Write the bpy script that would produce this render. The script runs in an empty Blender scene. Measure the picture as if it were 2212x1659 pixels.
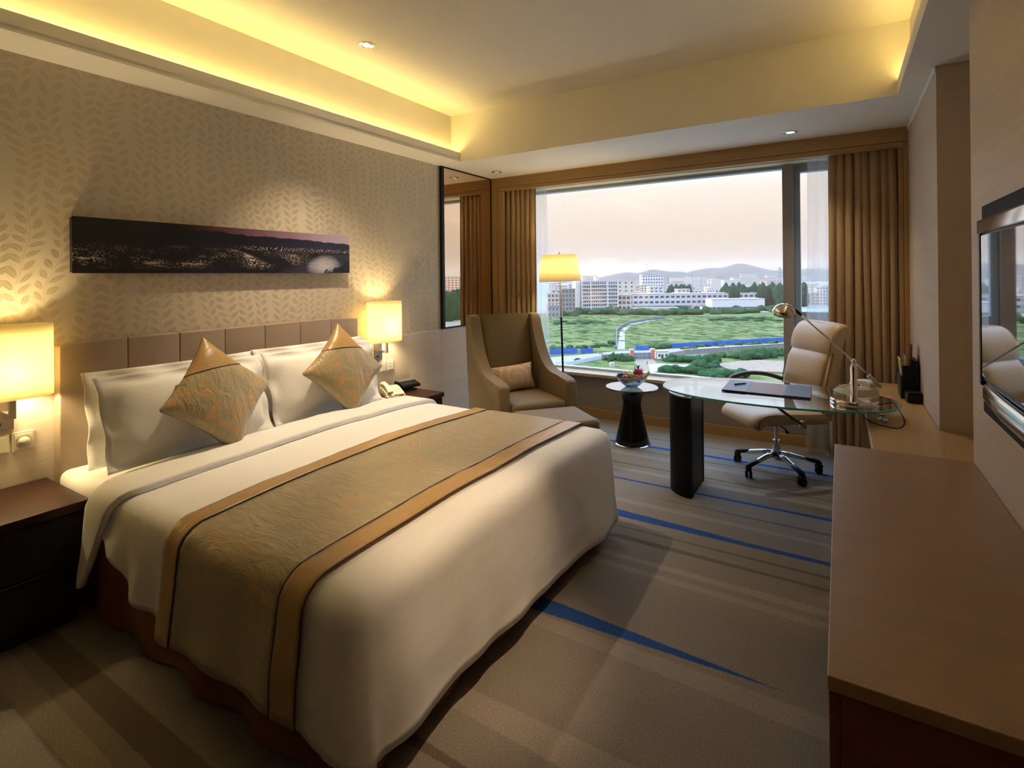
import bpy, bmesh, math, random
from mathutils import Vector, Matrix, noise
random.seed(7)
SC = bpy.context.scene
COL = SC.collection
PI = math.pi

# ------------------------------------------------------------------ camera
F_PX, YAW, ROLL, PY, CAM_H = 1142.7, 0.5551, -0.01036, 596.4, 1.5
_fw = Vector((-math.sin(YAW), math.cos(YAW), 0))
_rt = Vector((math.cos(YAW), math.sin(YAW), 0))
_up = Vector((0, 0, 1))
_r2 = math.cos(ROLL) * _rt + math.sin(ROLL) * _up
_u2 = -math.sin(ROLL) * _rt + math.cos(ROLL) * _up
cam = bpy.data.cameras.new('camera')
cam.sensor_fit = 'HORIZONTAL'
cam.sensor_width = 36
cam.lens = F_PX / 2212 * 36
cam.shift_y = -(829.5 - PY) / 2212
cam.clip_start = 0.02
cam.clip_end = 20000
cam_o = bpy.data.objects.new('camera', cam)
COL.objects.link(cam_o)
mw = Matrix((_r2, _u2, -_fw)).transposed().to_4x4()
mw.translation = (0, 0, CAM_H)
cam_o.matrix_world = mw
SC.camera = cam_o

def at(px, py, **k):
    """point on the pixel's ray where one world coordinate has the given value"""
    d = _fw + _r2 * (px - 1106) / F_PX - _u2 * (py - PY) / F_PX
    (a, v), = k.items()
    i = 'xyz'.index(a)
    c = Vector((0, 0, CAM_H))
    return c + d * ((v - c[i]) / d[i])

# ------------------------------------------------------------------ world, sun, exposure
SC.view_settings.view_transform = 'Standard'
SC.view_settings.look = 'None'
SC.view_settings.gamma = 1
SC.view_settings.use_curve_mapping = False
SC.view_settings.exposure = 1.34
SC.cycles.use_denoising = True
SC.cycles.use_adaptive_sampling = True
SC.cycles.use_light_tree = False
SC.cycles.adaptive_threshold = 0.05
SC.cycles.max_bounces = 8
SC.cycles.diffuse_bounces = 4
SC.cycles.glossy_bounces = 3
SC.cycles.transparent_max_bounces = 12
SC.cycles.transmission_bounces = 6
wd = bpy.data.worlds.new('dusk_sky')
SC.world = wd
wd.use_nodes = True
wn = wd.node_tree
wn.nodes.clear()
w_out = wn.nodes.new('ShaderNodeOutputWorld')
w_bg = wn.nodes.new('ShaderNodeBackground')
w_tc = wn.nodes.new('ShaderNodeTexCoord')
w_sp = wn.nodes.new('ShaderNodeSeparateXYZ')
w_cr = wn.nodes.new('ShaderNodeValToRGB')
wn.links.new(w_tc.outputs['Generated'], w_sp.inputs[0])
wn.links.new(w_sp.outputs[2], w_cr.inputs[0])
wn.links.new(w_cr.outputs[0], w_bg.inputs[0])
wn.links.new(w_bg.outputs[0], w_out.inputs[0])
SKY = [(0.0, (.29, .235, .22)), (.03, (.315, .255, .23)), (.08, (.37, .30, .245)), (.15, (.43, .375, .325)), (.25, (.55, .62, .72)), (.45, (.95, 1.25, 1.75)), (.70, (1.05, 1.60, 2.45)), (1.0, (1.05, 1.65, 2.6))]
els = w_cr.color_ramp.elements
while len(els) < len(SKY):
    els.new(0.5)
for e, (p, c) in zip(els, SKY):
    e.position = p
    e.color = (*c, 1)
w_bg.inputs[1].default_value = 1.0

sun = bpy.data.lights.new('evening_sun', 'SUN')
sun.energy = 2.0
sun.angle = math.radians(2)
sun.color = (1, .80, .62)
sun_o = bpy.data.objects.new('evening_sun', sun)
COL.objects.link(sun_o)
sun_o.rotation_euler = Vector((.93, .30, -.32)).to_track_quat('-Z', 'Y').to_euler()

# ------------------------------------------------------------------ helpers
def thing(name, label, cat, loc=(0, 0, 0), rz=0, group=None, rot=None):
    o = bpy.data.objects.new(name, None)
    o.empty_display_size = .05
    COL.objects.link(o)
    o.location = loc
    o.rotation_euler = rot if rot else (0, 0, rz)
    o['label'] = label
    o['category'] = cat
    if group:
        o['group'] = group
    return o

def tag(o, label, cat, group=None):
    o['label'] = label
    o['category'] = cat
    if group:
        o['group'] = group
    return o

def ordinal(i):
    lo = 'first second third fourth fifth sixth seventh eighth ninth tenth eleventh twelfth thirteenth fourteenth fifteenth sixteenth seventeenth eighteenth nineteenth'.split()
    tens = ['', '', 'twent', 'thirt', 'fort', 'fift']
    i += 1
    if i < 20:
        return lo[i - 1]
    return tens[i // 10] + ('ieth' if i % 10 == 0 else 'y-' + lo[i % 10 - 1])

def rank(items):
    """items: (horizontal place, object); each label gets its place in the row"""
    items = sorted(items, key=lambda q: q[0])
    for i, (_, o) in enumerate(items):
        if len(items) > 1:
            o['label'] = ordinal(i) + ' from left, ' + o['label']

def finish(name, me, mat, parent=None, smooth=False, loc=None):
    if mat:
        me.materials.append(mat)
    if smooth:
        for p in me.polygons:
            p.use_smooth = True
    o = bpy.data.objects.new(name, me)
    COL.objects.link(o)
    if parent:
        o.parent = parent
    if loc is not None:
        o.location = loc
    return o

def ob(name, bm, mat, parent=None, smooth=False, loc=None, angle=None):
    me = bpy.data.meshes.new(name)
    bmesh.ops.recalc_face_normals(bm, faces=bm.faces[:])
    bm.to_mesh(me)
    bm.free()
    o = finish(name, me, mat, parent, smooth or angle is not None, loc)
    if angle is not None:
        me.set_sharp_from_angle(angle=math.radians(angle))
    return o

def struct(name, bm, mat, parent=None, smooth=False, angle=None):
    o = ob(name, bm, mat, parent, smooth, None, angle)
    if not parent:
        o['kind'] = 'structure'
    return o

def inst(o, parent=None, loc=None, rot=None, scale=None, label=None, group=None):
    c = o.copy()
    COL.objects.link(c)
    c.parent = parent
    if loc is not None:
        c.location = loc
    if rot is not None:
        c.rotation_euler = rot
    if scale is not None:
        c.scale = scale
    if label:
        c['label'] = label
    if group:
        c['group'] = group
    return c

def copy_tree(o, parent=None):
    c = o.copy()
    COL.objects.link(c)
    c.parent = parent
    for ch in list(o.children):
        copy_tree(ch, c)
    return c

def B():
    return bmesh.new()

def box(bm, x0, x1, y0, y1, z0, z1, bev=0, seg=2, M=None):
    r = bmesh.ops.create_cube(bm, size=1)
    vs = r['verts']
    bmesh.ops.scale(bm, vec=(x1 - x0, y1 - y0, z1 - z0), verts=vs)
    bmesh.ops.translate(bm, vec=((x0 + x1) / 2, (y0 + y1) / 2, (z0 + z1) / 2), verts=vs)
    if bev:
        es = list({e for v in vs for e in v.link_edges})
        g = bmesh.ops.bevel(bm, geom=es, offset=bev, segments=seg, profile=.5, affect='EDGES')
        vs = g['verts']
    if M is not None:
        bmesh.ops.transform(bm, matrix=M, verts=list(vs))
    return bm

def bx(x0, x1, y0, y1, z0, z1, bev=0, seg=2):
    return box(B(), x0, x1, y0, y1, z0, z1, bev, seg)

def lathe(prof, n=32, bm=None, c=(0, 0, 0), cap=True):
    bm = bm or B()
    rings = []
    for r, z in prof:
        rings.append([bm.verts.new((c[0] + r * math.cos(2 * PI * i / n), c[1] + r * math.sin(2 * PI * i / n), c[2] + z)) for i in range(n)])
    for a, b in zip(rings, rings[1:]):
        for i in range(n):
            bm.faces.new((a[i], a[(i + 1) % n], b[(i + 1) % n], b[i]))
    if cap:
        if prof[0][0] > 1e-4:
            bm.faces.new(rings[0][::-1])
        if prof[-1][0] > 1e-4:
            bm.faces.new(rings[-1])
    bmesh.ops.remove_doubles(bm, verts=bm.verts[:], dist=1e-5)
    return bm

def sweep(pts, sizes, n=16, p=2.0, up=(0, 0, 1), bm=None, closed=False):
    """superellipse section swept along pts; sizes: (width, thickness) per point; width lies across up"""
    bm = bm or B()
    pts = [Vector(q) for q in pts]
    up = Vector(up)
    rings = []
    m = len(pts)
    for i, q in enumerate(pts):
        a = pts[max(0, i - 1)] if not closed else pts[i - 1]
        b = pts[min(m - 1, i + 1)] if not closed else pts[(i + 1) % m]
        t = (b - a).normalized()
        s = t.cross(up)
        if s.length < 1e-4:
            s = t.cross(Vector((1, 0, 0)))
        s.normalize()
        u = s.cross(t).normalized()
        w, h = sizes[i] if isinstance(sizes, list) else sizes
        ring = []
        for k in range(n):
            an = 2 * PI * k / n
            ca, sa = math.cos(an), math.sin(an)
            ca = math.copysign(abs(ca) ** (2 / p), ca)
            sa = math.copysign(abs(sa) ** (2 / p), sa)
            ring.append(bm.verts.new(q + s * (w / 2 * ca) + u * (h / 2 * sa)))
        rings.append(ring)
    prs = list(zip(rings, rings[1:]))
    if closed:
        prs.append((rings[-1], rings[0]))
    for a, b in prs:
        for k in range(n):
            bm.faces.new((a[k], a[(k + 1) % n], b[(k + 1) % n], b[k]))
    if not closed:
        bm.faces.new(rings[0][::-1])
        bm.faces.new(rings[-1])
    return bm

def tube(pts, r, n=10, bm=None):
    return sweep(pts, (2 * r, 2 * r), n, 2, (0.013, 0.02, 1), bm)

def smooth_path(ctrl, n=8):
    """Catmull-Rom through control points"""
    P = [Vector(c) for c in ctrl]
    P = [P[0] * 2 - P[1]] + P + [P[-1] * 2 - P[-2]]
    out = []
    for i in range(1, len(P) - 2):
        a, b, c, d = P[i - 1:i + 3]
        for k in range(n):
            t = k / n
            out.append(.5 * ((2 * b) + (c - a) * t + (2 * a - 5 * b + 4 * c - d) * t * t + (3 * b - a - 3 * c + d) * t ** 3))
    out.append(P[-2])
    return out

def prism(outline, lo, hi, axis='z', bev=0, seg=2, bm=None):
    """outline of 2D points extruded along axis"""
    bm = bm or B()
    def v(q, h):
        if axis == 'z':
            return (q[0], q[1], h)
        if axis == 'y':
            return (q[0], h, q[1])
        return (h, q[0], q[1])
    a = [bm.verts.new(v(q, lo)) for q in outline]
    b = [bm.verts.new(v(q, hi)) for q in outline]
    fa = bm.faces.new(a[::-1])
    fb = bm.faces.new(b)
    n = len(outline)
    for i in range(n):
        bm.faces.new((a[i], a[(i + 1) % n], b[(i + 1) % n], b[i]))
    if bev:
        es = list(set(fa.edges) | set(fb.edges))
        bmesh.ops.bevel(bm, geom=es, offset=bev, segments=seg, profile=.5, affect='EDGES')
    return bm

def grid(nu, nv, f, bm=None, wrap=False):
    """quad grid of f(u, v), u and v in 0..1"""
    bm = bm or B()
    V = [[bm.verts.new(f(i / nu, j / nv)) for j in range(nv + 1)] for i in range(nu + 1)]
    for i in range(nu):
        for j in range(nv):
            bm.faces.new((V[i][j], V[i + 1][j], V[i + 1][j + 1], V[i][j + 1]))
    return bm

def thicken(o, t, off=-1):
    m = o.modifiers.new('thickness', 'SOLIDIFY')
    m.thickness = t
    m.offset = off
    return o

# ------------------------------------------------------------------ materials
MATS = {}
class NT:
    def __init__(s, name):
        s.m = bpy.data.materials.new(name)
        s.m.use_nodes = True
        s.t = s.m.node_tree
        s.b = s.t.nodes['Principled BSDF']
        s.out = s.t.nodes['Material Output']
        MATS[name] = s.m
    def n(s, kind, **k):
        nd = s.t.nodes.new('ShaderNode' + kind)
        for a, v in k.items():
            if a.startswith('i_'):
                key = a[2:]
                key = int(key) if key.isdigit() else key.replace('_', ' ')
                s.put(nd.inputs[key], v)
            else:
                setattr(nd, a, v)
        return nd
    def put(s, sock, v):
        if isinstance(v, bpy.types.NodeSocket):
            s.t.links.new(v, sock)
        elif isinstance(v, bpy.types.Node):
            s.t.links.new(v.outputs[0], sock)
        else:
            if sock.type == 'RGBA' and len(v) == 3:
                v = (*v, 1)
            sock.default_value = v
    def math(s, op, a, b=None, c=None, clamp=False):
        nd = s.t.nodes.new('ShaderNodeMath')
        nd.operation = op
        nd.use_clamp = clamp
        for i, v in enumerate((a, b, c)):
            if v is not None:
                s.put(nd.inputs[i], v)
        return nd.outputs[0]
    def mix(s, f, a, b, blend='MIX'):
        nd = s.t.nodes.new('ShaderNodeMix')
        nd.data_type = 'RGBA'
        nd.blend_type = blend
        s.put(nd.inputs[0], f)
        s.put(nd.inputs[6], a)
        s.put(nd.inputs[7], b)
        return nd.outputs[2]
    def coord(s, scale=(1, 1, 1), rot=(0, 0, 0), loc=(0, 0, 0), src='Object'):
        tc = s.n('TexCoord')
        mp = s.n('Mapping')
        s.put(mp.inputs[0], tc.outputs[src])
        mp.inputs['Scale'].default_value = scale
        mp.inputs['Rotation'].default_value = rot
        mp.inputs['Location'].default_value = loc
        return mp.outputs[0]
    def noise(s, vec, scale=5, detail=3, rough=.5, dist=0):
        nd = s.n('TexNoise')
        s.put(nd.inputs['Vector'], vec)
        nd.inputs['Scale'].default_value = scale
        nd.inputs['Detail'].default_value = detail
        nd.inputs['Roughness'].default_value = rough
        nd.inputs['Distortion'].default_value = dist
        return nd.outputs[0]
    def ramp(s, f, stops):
        nd = s.n('ValToRGB')
        s.put(nd.inputs[0], f)
        e = nd.color_ramp.elements
        while len(e) < len(stops):
            e.new(.5)
        for k, (p, c) in zip(e, stops):
            k.position = p
            k.color = (*c, 1) if len(c) == 3 else c
        return nd.outputs[0]
    def sep(s, vec):
        nd = s.n('SeparateXYZ')
        s.put(nd.inputs[0], vec)
        return nd.outputs
    def bump(s, h, strength=.2, dist=.01):
        nd = s.n('Bump')
        s.put(nd.inputs['Height'], h)
        nd.inputs['Strength'].default_value = strength
        nd.inputs['Distance'].default_value = dist
        s.t.links.new(nd.outputs[0], s.b.inputs['Normal'])
    def set(s, **k):
        for a, v in k.items():
            s.put(s.b.inputs[a.replace('_', ' ')], v)
        return s

def plain(name, col, rough=.5, metal=0, var=.08, scale=30, bump=0, spec=.5, sc3=(1, 1, 1), bscale=None, **k):
    t = NT(name)
    v = t.coord(sc3)
    f = t.noise(v, scale, 3)
    c2 = tuple(min(1, max(0, c * (1 - var))) for c in col)
    c3 = tuple(min(1, max(0, c * (1 + var))) for c in col)
    t.set(Base_Color=t.mix(f, c2, c3), Roughness=rough, Metallic=metal)
    t.b.inputs['Specular IOR Level'].default_value = spec
    if bump:
        t.bump(t.noise(v, bscale or scale * 4, 2), bump, .004)
    for a, val in k.items():
        t.put(t.b.inputs[a.replace('_', ' ')], val)
    return t.m

def wood(name, c1, c2, grain='y', rough=.4, fine=160, spec=.4, bump=.03):
    """veneer with straight fine grain running along the given object axis"""
    t = NT(name)
    s = {'x': (.6, fine, fine), 'y': (fine, .6, fine), 'z': (fine, fine, .6)}[grain]
    s2 = {'x': (.25, 9, 9), 'y': (9, .25, 9), 'z': (9, 9, .25)}[grain]
    a = t.noise(t.coord(s), 1, 3, .6)
    b = t.noise(t.coord(s2), 1, 2, .5, .4)
    f = t.math('MULTIPLY_ADD', a, .65, t.math('MULTIPLY', b, .35))
    f = t.ramp(f, [(.3, (0, 0, 0)), (.7, (1, 1, 1))])
    t.set(Base_Color=t.mix(f, c1, c2), Roughness=rough)
    t.b.inputs['Specular IOR Level'].default_value = spec
    t.bump(a, bump, .002)
    return t.m

def leaf_mask(t, vec, scale, length=.42, width=.16, rand=1.0, seed=0):
    """lens shaped leaves, one in each cell, each turned its own way"""
    vo = t.n('TexVoronoi', feature='F1')
    vo.voronoi_dimensions = '2D'
    t.put(vo.inputs['Vector'], vec)
    vo.inputs['Scale'].default_value = scale
    vo.inputs['Randomness'].default_value = rand
    sc = t.n('VectorMath', operation='SCALE')
    t.put(sc.inputs[0], vec)
    sc.inputs['Scale'].default_value = scale
    ps = t.n('VectorMath', operation='SCALE')
    t.put(ps.inputs[0], vo.outputs['Position'])
    ps.inputs['Scale'].default_value = scale
    df = t.n('VectorMath', operation='SUBTRACT')
    t.put(df.inputs[0], sc.outputs[0])
    t.put(df.inputs[1], ps.outputs[0])
    r = t.sep(vo.outputs['Color'])
    rot = t.n('VectorRotate', rotation_type='Z_AXIS')
    t.put(rot.inputs['Vector'], df.outputs[0])
    t.put(rot.inputs['Angle'], t.math('MULTIPLY_ADD', r[0], 3.4, .5 + seed))
    q = t.sep(rot.outputs[0])
    u = t.math('DIVIDE', q[0], length)
    w = t.math('MULTIPLY', t.math('SUBTRACT', 1, t.math('MULTIPLY', u, u)), width)
    d = t.math('SUBTRACT', w, t.math('ABSOLUTE', q[1]))
    m = t.math('MULTIPLY', d, 60, clamp=True)
    vein = t.math('MULTIPLY', t.math('SUBTRACT', t.math('ABSOLUTE', q[1]), .008), 90, clamp=True)
    return t.math('MULTIPLY', m, vein)

def emitter(name, col, strength):
    t = NT(name)
    t.set(Base_Color=col, Roughness=.5, Emission_Color=col, Emission_Strength=strength)
    return t.m

def glassy(name, tint, refl=.06, rough=0.0):
    """thin pane: clear with a mirror sheen by Fresnel"""
    t = NT(name)
    tr = t.n('BsdfTransparent')
    t.put(tr.inputs[0], tint)
    gl = t.n('BsdfGlossy')
    gl.inputs['Roughness'].default_value = rough
    ge = t.n('NewGeometry')
    dt = t.n('VectorMath', operation='DOT_PRODUCT')
    t.put(dt.inputs[0], ge.outputs['Normal'])
    t.put(dt.inputs[1], ge.outputs['Incoming'])
    k = t.math('POWER', t.math('SUBTRACT', 1, t.math('ABSOLUTE', dt.outputs['Value'])), 5)
    mx = t.n('MixShader')
    t.put(mx.inputs[0], t.math('MULTIPLY_ADD', k, 1 - refl, refl, clamp=True))
    t.t.links.new(tr.outputs[0], mx.inputs[1])
    t.t.links.new(gl.outputs[0], mx.inputs[2])
    t.t.links.new(mx.outputs[0], t.out.inputs[0])
    return t.m

def shade_mat(name, col, trans=.6):
    """lamp shade linen: diffuse plus translucent, lit by the bulb inside"""
    t = NT(name)
    v = t.coord((60, 60, 14))
    f = t.noise(v, 1, 3)
    c = t.mix(t.math('MULTIPLY', f, .35), col, tuple(q * .8 for q in col))
    df = t.n('BsdfDiffuse')
    t.put(df.inputs[0], c)
    tl = t.n('BsdfTranslucent')
    t.put(tl.inputs[0], c)
    mx = t.n('MixShader')
    mx.inputs[0].default_value = trans
    t.t.links.new(df.outputs[0], mx.inputs[1])
    t.t.links.new(tl.outputs[0], mx.inputs[2])
    t.t.links.new(mx.outputs[0], t.out.inputs[0])
    return t.m

def lamp(kind, name, loc, energy, col, size=.05, parent=None, **k):
    l = bpy.data.lights.new(name, kind)
    l.energy = energy
    l.color = col
    if kind in ('POINT', 'SPOT'):
        l.shadow_soft_size = size
    for a, v in k.items():
        setattr(l, a, v)
    o = bpy.data.objects.new(name, l)
    COL.objects.link(o)
    o.location = loc
    if parent:
        o.parent = parent
    return o
# ================================================================== room shell
XL, XR = -3.337, .441
YB, YF, YW, YG = -1.7, 4.92, 5.205, 5.41   # back wall, wood surround, wall under the window, glass
ZS, ZC = 2.59, 3.04                        # soffit, coffer
Y0C, Y1C = -1.0, 4.02                      # coffer ends
m_white = plain('ceiling_paint', (.80, .76, .69), .85, var=.03, scale=8)
m_frame_wood = wood('surround_veneer', (.34, .20, .075), (.46, .285, .12), 'x', .42)
m_jamb_wood = wood('jamb_veneer', (.34, .20, .075), (.46, .285, .12), 'z', .42)
m_panel = wood('pale_veneer', (.60, .51, .43), (.72, .63, .545), 'y', .45)
m_rpanel = wood('right_veneer', (.50, .40, .315), (.62, .51, .415), 'y', .45)
m_taupe = plain('taupe_wall', (.27, .23, .20), .7, var=.05, scale=20)
m_stone = plain('sill_stone', (.50, .40, .28), .25, var=.15, scale=60)
m_alu = plain('window_aluminium', (.30, .36, .42), .42, .2, var=.05)
m_glass = glassy('window_glass', (.98, .99, 1.0), .035)

# carpet: striped weave
def carpet():
    t = NT('striped_carpet')
    v = t.coord()
    X, Y, Z = t.sep(v)
    fine = t.noise(v, 150, 4, .7)
    wob = t.math('MULTIPLY', t.math('SUBTRACT', t.noise(t.coord((30, 30, 1)), 2, 2), .5), .012)
    Yw = t.math('ADD', Y, wob)
    broad = t.noise(t.coord((.5, 3.2, 1), loc=(3, 1, 0)), 1, 2)
    col = t.mix(broad, (.28, .235, .19), (.37, .32, .265))
    lite, olive, blue, dk = (.41, .35, .29), (.20, .17, .115), (.018, .095, .36), (.19, .15, .11)
    # y centre, x at which the half width is w0, x at which it is w1
    S = [(2.015, -1.4, .035, .0, .055, lite), (2.60, -1.3, .022, .1, .030, lite), (2.70, -1.3, .018, .1, .036, lite), (1.50, -1.3, .05, .0, .075, lite),
         (.695, -3.0, .045, -1.6, .038, lite), (3.38, -1.5, .035, .1, .016, lite), (3.93, -1.9, .03, .1, .03, lite), (4.28, -2.2, .05, .1, .02, lite),
         (2.90, -1.3, .030, .1, .012, olive), (3.02, -1.1, .008, .1, .02, olive), (3.52, -1.5, .0, .1, .02, olive), (4.05, -1.6, .016, .1, .010, olive),
         (4.40, -2.0, .012, .1, .012, olive), (4.78, -2.2, .014, .1, .008, olive), (1.28, -1.4, .03, -.6, .0, dk), (.84, -3.0, .05, -2.0, .05, dk), (.42, -3, .05, -1.5, .04, dk),
         (4.545, -2.4, .028, .1, .026, blue), (3.735, -2.0, .012, .1, .022, blue), (3.165, -.75, .026, .1, .022, blue), (3.195, -1.35, .045, -.45, .0, blue), (2.118, -1.35, .062, -.14, .0, blue), (.25, -2.2, .05, -1.2, .0, blue)]
    for y0, xa, wa, xb, wb, c in S:
        w = t.n('MapRange', clamp=True)
        t.put(w.inputs[0], X)
        for i, q in enumerate((xa, xb, wa, wb)):
            w.inputs[i + 1].default_value = q
        d = t.math('SUBTRACT', w.outputs[0], t.math('ABSOLUTE', t.math('SUBTRACT', Yw, y0)))
        col = t.mix(t.math('MULTIPLY', d, 220, clamp=True), col, c)
    col = t.mix(t.math('MULTIPLY', t.ramp(fine, [(.35, (0, 0, 0)), (.68, (1, 1, 1))]), .5), col, (.08, .062, .05), 'MIX')
    t.set(Base_Color=col, Roughness=.95)
    t.b.inputs['Specular IOR Level'].default_value = .1
    t.bump(fine, .5, .006)
    return t.m
struct('floor', bx(XL - .15, .85, YB - .1, YG + .05, -.06, 0), carpet())

# left wall: leaf wallpaper over a veneer dado
def wallpaper():
    t = NT('leaf_wallpaper')
    tc = t.n('TexCoord')
    X, Y, Z = t.sep(tc.outputs['Object'])
    cb = t.n('CombineXYZ')
    t.put(cb.inputs[0], Y)
    t.put(cb.inputs[1], Z)
    v = cb.outputs[0]
    wn_ = t.n('TexNoise')
    t.put(wn_.inputs[0], v)
    wn_.inputs['Scale'].default_value = 3.2
    wn_.inputs['Detail'].default_value = 1
    wp = t.sep(wn_.outputs['Color'])
    yy = t.math('MULTIPLY_ADD', t.math('SUBTRACT', wp[0], .5), .16, Y)
    zz = t.math('MULTIPLY_ADD', t.math('SUBTRACT', wp[1], .5), .16, Z)
    def sprig(y, z, cw, rh, seed):
        q = t.math('DIVIDE', y, cw)
        col = t.math('FLOOR', q)
        ph = t.math('FRACT', t.math('MULTIPLY', t.math('SINE', t.math('MULTIPLY_ADD', col, 12.99, seed)), 437.5))
        d = t.math('MULTIPLY', t.math('SUBTRACT', t.math('FRACT', q), .5), cw)
        st = t.math('MULTIPLY', t.math('SINE', t.math('MULTIPLY_ADD', z, 7, t.math('MULTIPLY', ph, 6.28))), .018)
        d = t.math('SUBTRACT', d, st)
        side = t.math('GREATER_THAN', d, 0)
        r = t.math('ADD', t.math('DIVIDE', z, rh), t.math('MULTIPLY_ADD', side, .45, ph))
        zl = t.math('MULTIPLY', t.math('SUBTRACT', t.math('FRACT', r), .5), rh)
        ad = t.math('SUBTRACT', t.math('ABSOLUTE', d), .030)
        c_, s_ = .70, .714
        u = t.math('ADD', t.math('MULTIPLY', ad, c_), t.math('MULTIPLY', zl, s_))
        w = t.math('SUBTRACT', t.math('MULTIPLY', zl, c_), t.math('MULTIPLY', ad, s_))
        un = t.math('DIVIDE', u, .034)
        lens = t.math('MULTIPLY', t.math('SUBTRACT', 1, t.math('MULTIPLY', un, un)), .0135)
        lf = t.math('MULTIPLY', t.math('SUBTRACT', lens, t.math('ABSOLUTE', w)), 900, clamp=True)
        vein = t.math('MULTIPLY', t.math('SUBTRACT', t.math('ABSOLUTE', w), .0006), 1500, clamp=True)
        stem = t.math('MULTIPLY', t.math('SUBTRACT', .0022, t.math('ABSOLUTE', d)), 900, clamp=True)
        return t.math('MAXIMUM', t.math('MULTIPLY', lf, vein), t.math('MULTIPLY', stem, .6))
    m = sprig(yy, zz, .124, .054, 1.0)
    weave = t.noise(t.coord((1, 300, 300)), 1, 2)
    base = t.mix(weave, (.56, .48, .36), (.63, .55, .43))
    t.set(Base_Color=t.mix(t.math('MULTIPLY', m, .62), base, (.47, .38, .25)), Roughness=t.math('SUBTRACT', .62, t.math('MULTIPLY', m, .22)), Metallic=t.math('MULTIPLY', m, .25))
    t.bump(t.math('MULTIPLY_ADD', m, .6, t.math('MULTIPLY', weave, .2)), .25, .002)
    return t.m
wl = struct('wall_left', bx(XL - .15, XL, YB, YG + .05, 0, 3.1), wallpaper())
ob('dado_panel', bx(XL, XL + .012, YB, 4.04, 0, .985, .002), m_panel, wl)
ob('dado_panel', bx(XL, XL + .012, 4.043, YF, 0, .985, .002), m_panel, wl)
struct('wall_back', bx(XL - .15, .85, YB - .1, YB, 0, 3.1), plain('back_wall_paint', (.09, .055, .035), .7))

# right wall: television panel, open niche, pier beside the window
wr = struct('wall_right', bx(XR, .7, YB, 2.725, 0, 3.1), m_rpanel)
ob('niche_back', bx(.69, .8, 2.70, 3.60, 0, 3.1), m_rpanel, wr)
ob('pier', bx(XR, .8, 3.57, YG + .05, 0, 3.1), m_rpanel, wr)
struct('trim_1', bx(XR - .008, XR + .006, 3.57, YF, ZS - .03, ZS, .002), m_white)

# window wall
ww = struct('wall_window', bx(XL - .1, XR + .05, YW, YG + .05, 0, .43), m_taupe)
ob('head_wall', bx(XL - .1, XR + .05, YW, YG + .05, 2.475, 3.1), plain('window_head_paint', (.70, .62, .45), .8), ww)
struct('trim_2', bx(XL, XR, YW - .04, YG, .43, .462, .004), m_stone)
struct('baseboard_window', bx(XL, XR, YW - .016, YW, 0, .092, .003), m_frame_wood)
struct('baseboard_left', bx(XL + .012, XL + .026, 3.48, YF, 0, .085, .003), m_panel)
# wood surround of the window bay
fr = bpy.data.objects.new('trim_3', None)
COL.objects.link(fr)
fr['kind'] = 'structure'
ob('header_board', bx(XL, XR, YF, YF + .045, 2.485, ZS, .002), m_frame_wood, fr)
ob('header_lip', bx(XL + .10, XR - .05, YF + .006, YF + .05, 2.442, 2.482, .002), m_frame_wood, fr)
ob('jamb_board', bx(XL, XL + .095, YF, YF + .045, 0, 2.483, .002), m_jamb_wood, fr)
ob('jamb_lip', bx(XL + .098, XL + .171, YF + .006, YF + .05, 0, 2.44, .002), m_jamb_wood, fr)
ob('jamb_board', bx(XR - .030, XR, YF, YF + .045, 0, 2.483, .002), m_jamb_wood, fr)
ob('jamb_lip', bx(XR - .059, XR - .033, YF + .006, YF + .05, 0, 2.44, .002), m_jamb_wood, fr)
struct('trim_4', bx(XL, XR + .02, YF + .045, YW, 2.72, 2.78), m_white)   # curtain pocket soffit

# window: frame, mullion, casement, panes
win = bpy.data.objects.new('window_1', None)
COL.objects.link(win)
win['kind'] = 'structure'
ob('head_frame', bx(XL, XR, YG - .05, YG + .04, 2.445, 2.52, .004), m_alu, win)
ob('sill_frame', bx(XL, XR, YG - .03, YG + .04, .44, .485, .004), plain('sill_aluminium', (.55, .60, .66), .4, .2), win)
ob('mullion', bx(-.436, -.347, YG - .09, YG + .04, .44, 2.5, .004), plain('mullion_paint', (.30, .27, .255), .45), win)
ob('casement_stile', bx(-.345, -.297, YG - .045, YG + .035, .44, 2.5, .003), m_alu, win)
ob('casement_stile', bx(.31, .36, YG - .045, YG + .035, .44, 2.5, .003), m_alu, win)
ob('casement_head', bx(-.297, .31, YG - .045, YG + .035, 2.40, 2.5, .003), m_alu, win)
ob('casement_rail', bx(-.297, .31, YG - .045, YG + .035, 1.075, 1.155, .003), m_alu, win)
ob('end_stile', bx(XL, XL + .06, YG - .045, YG + .035, .44, 2.5, .003), m_alu, win)
ob('pane', bx(XL + .06, -.436, YG, YG + .006, .485, 2.445), m_glass, win)
ob('pane', bx(-.297, .31, YG, YG + .006, 1.155, 2.40), m_glass, win)
ob('pane', bx(-.297, .31, YG, YG + .006, .485, 1.075), m_glass, win)
struct('trim_5', bx(.36, XR + .05, YG - .05, YG + .05, .43, 2.5), m_alu)

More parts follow.
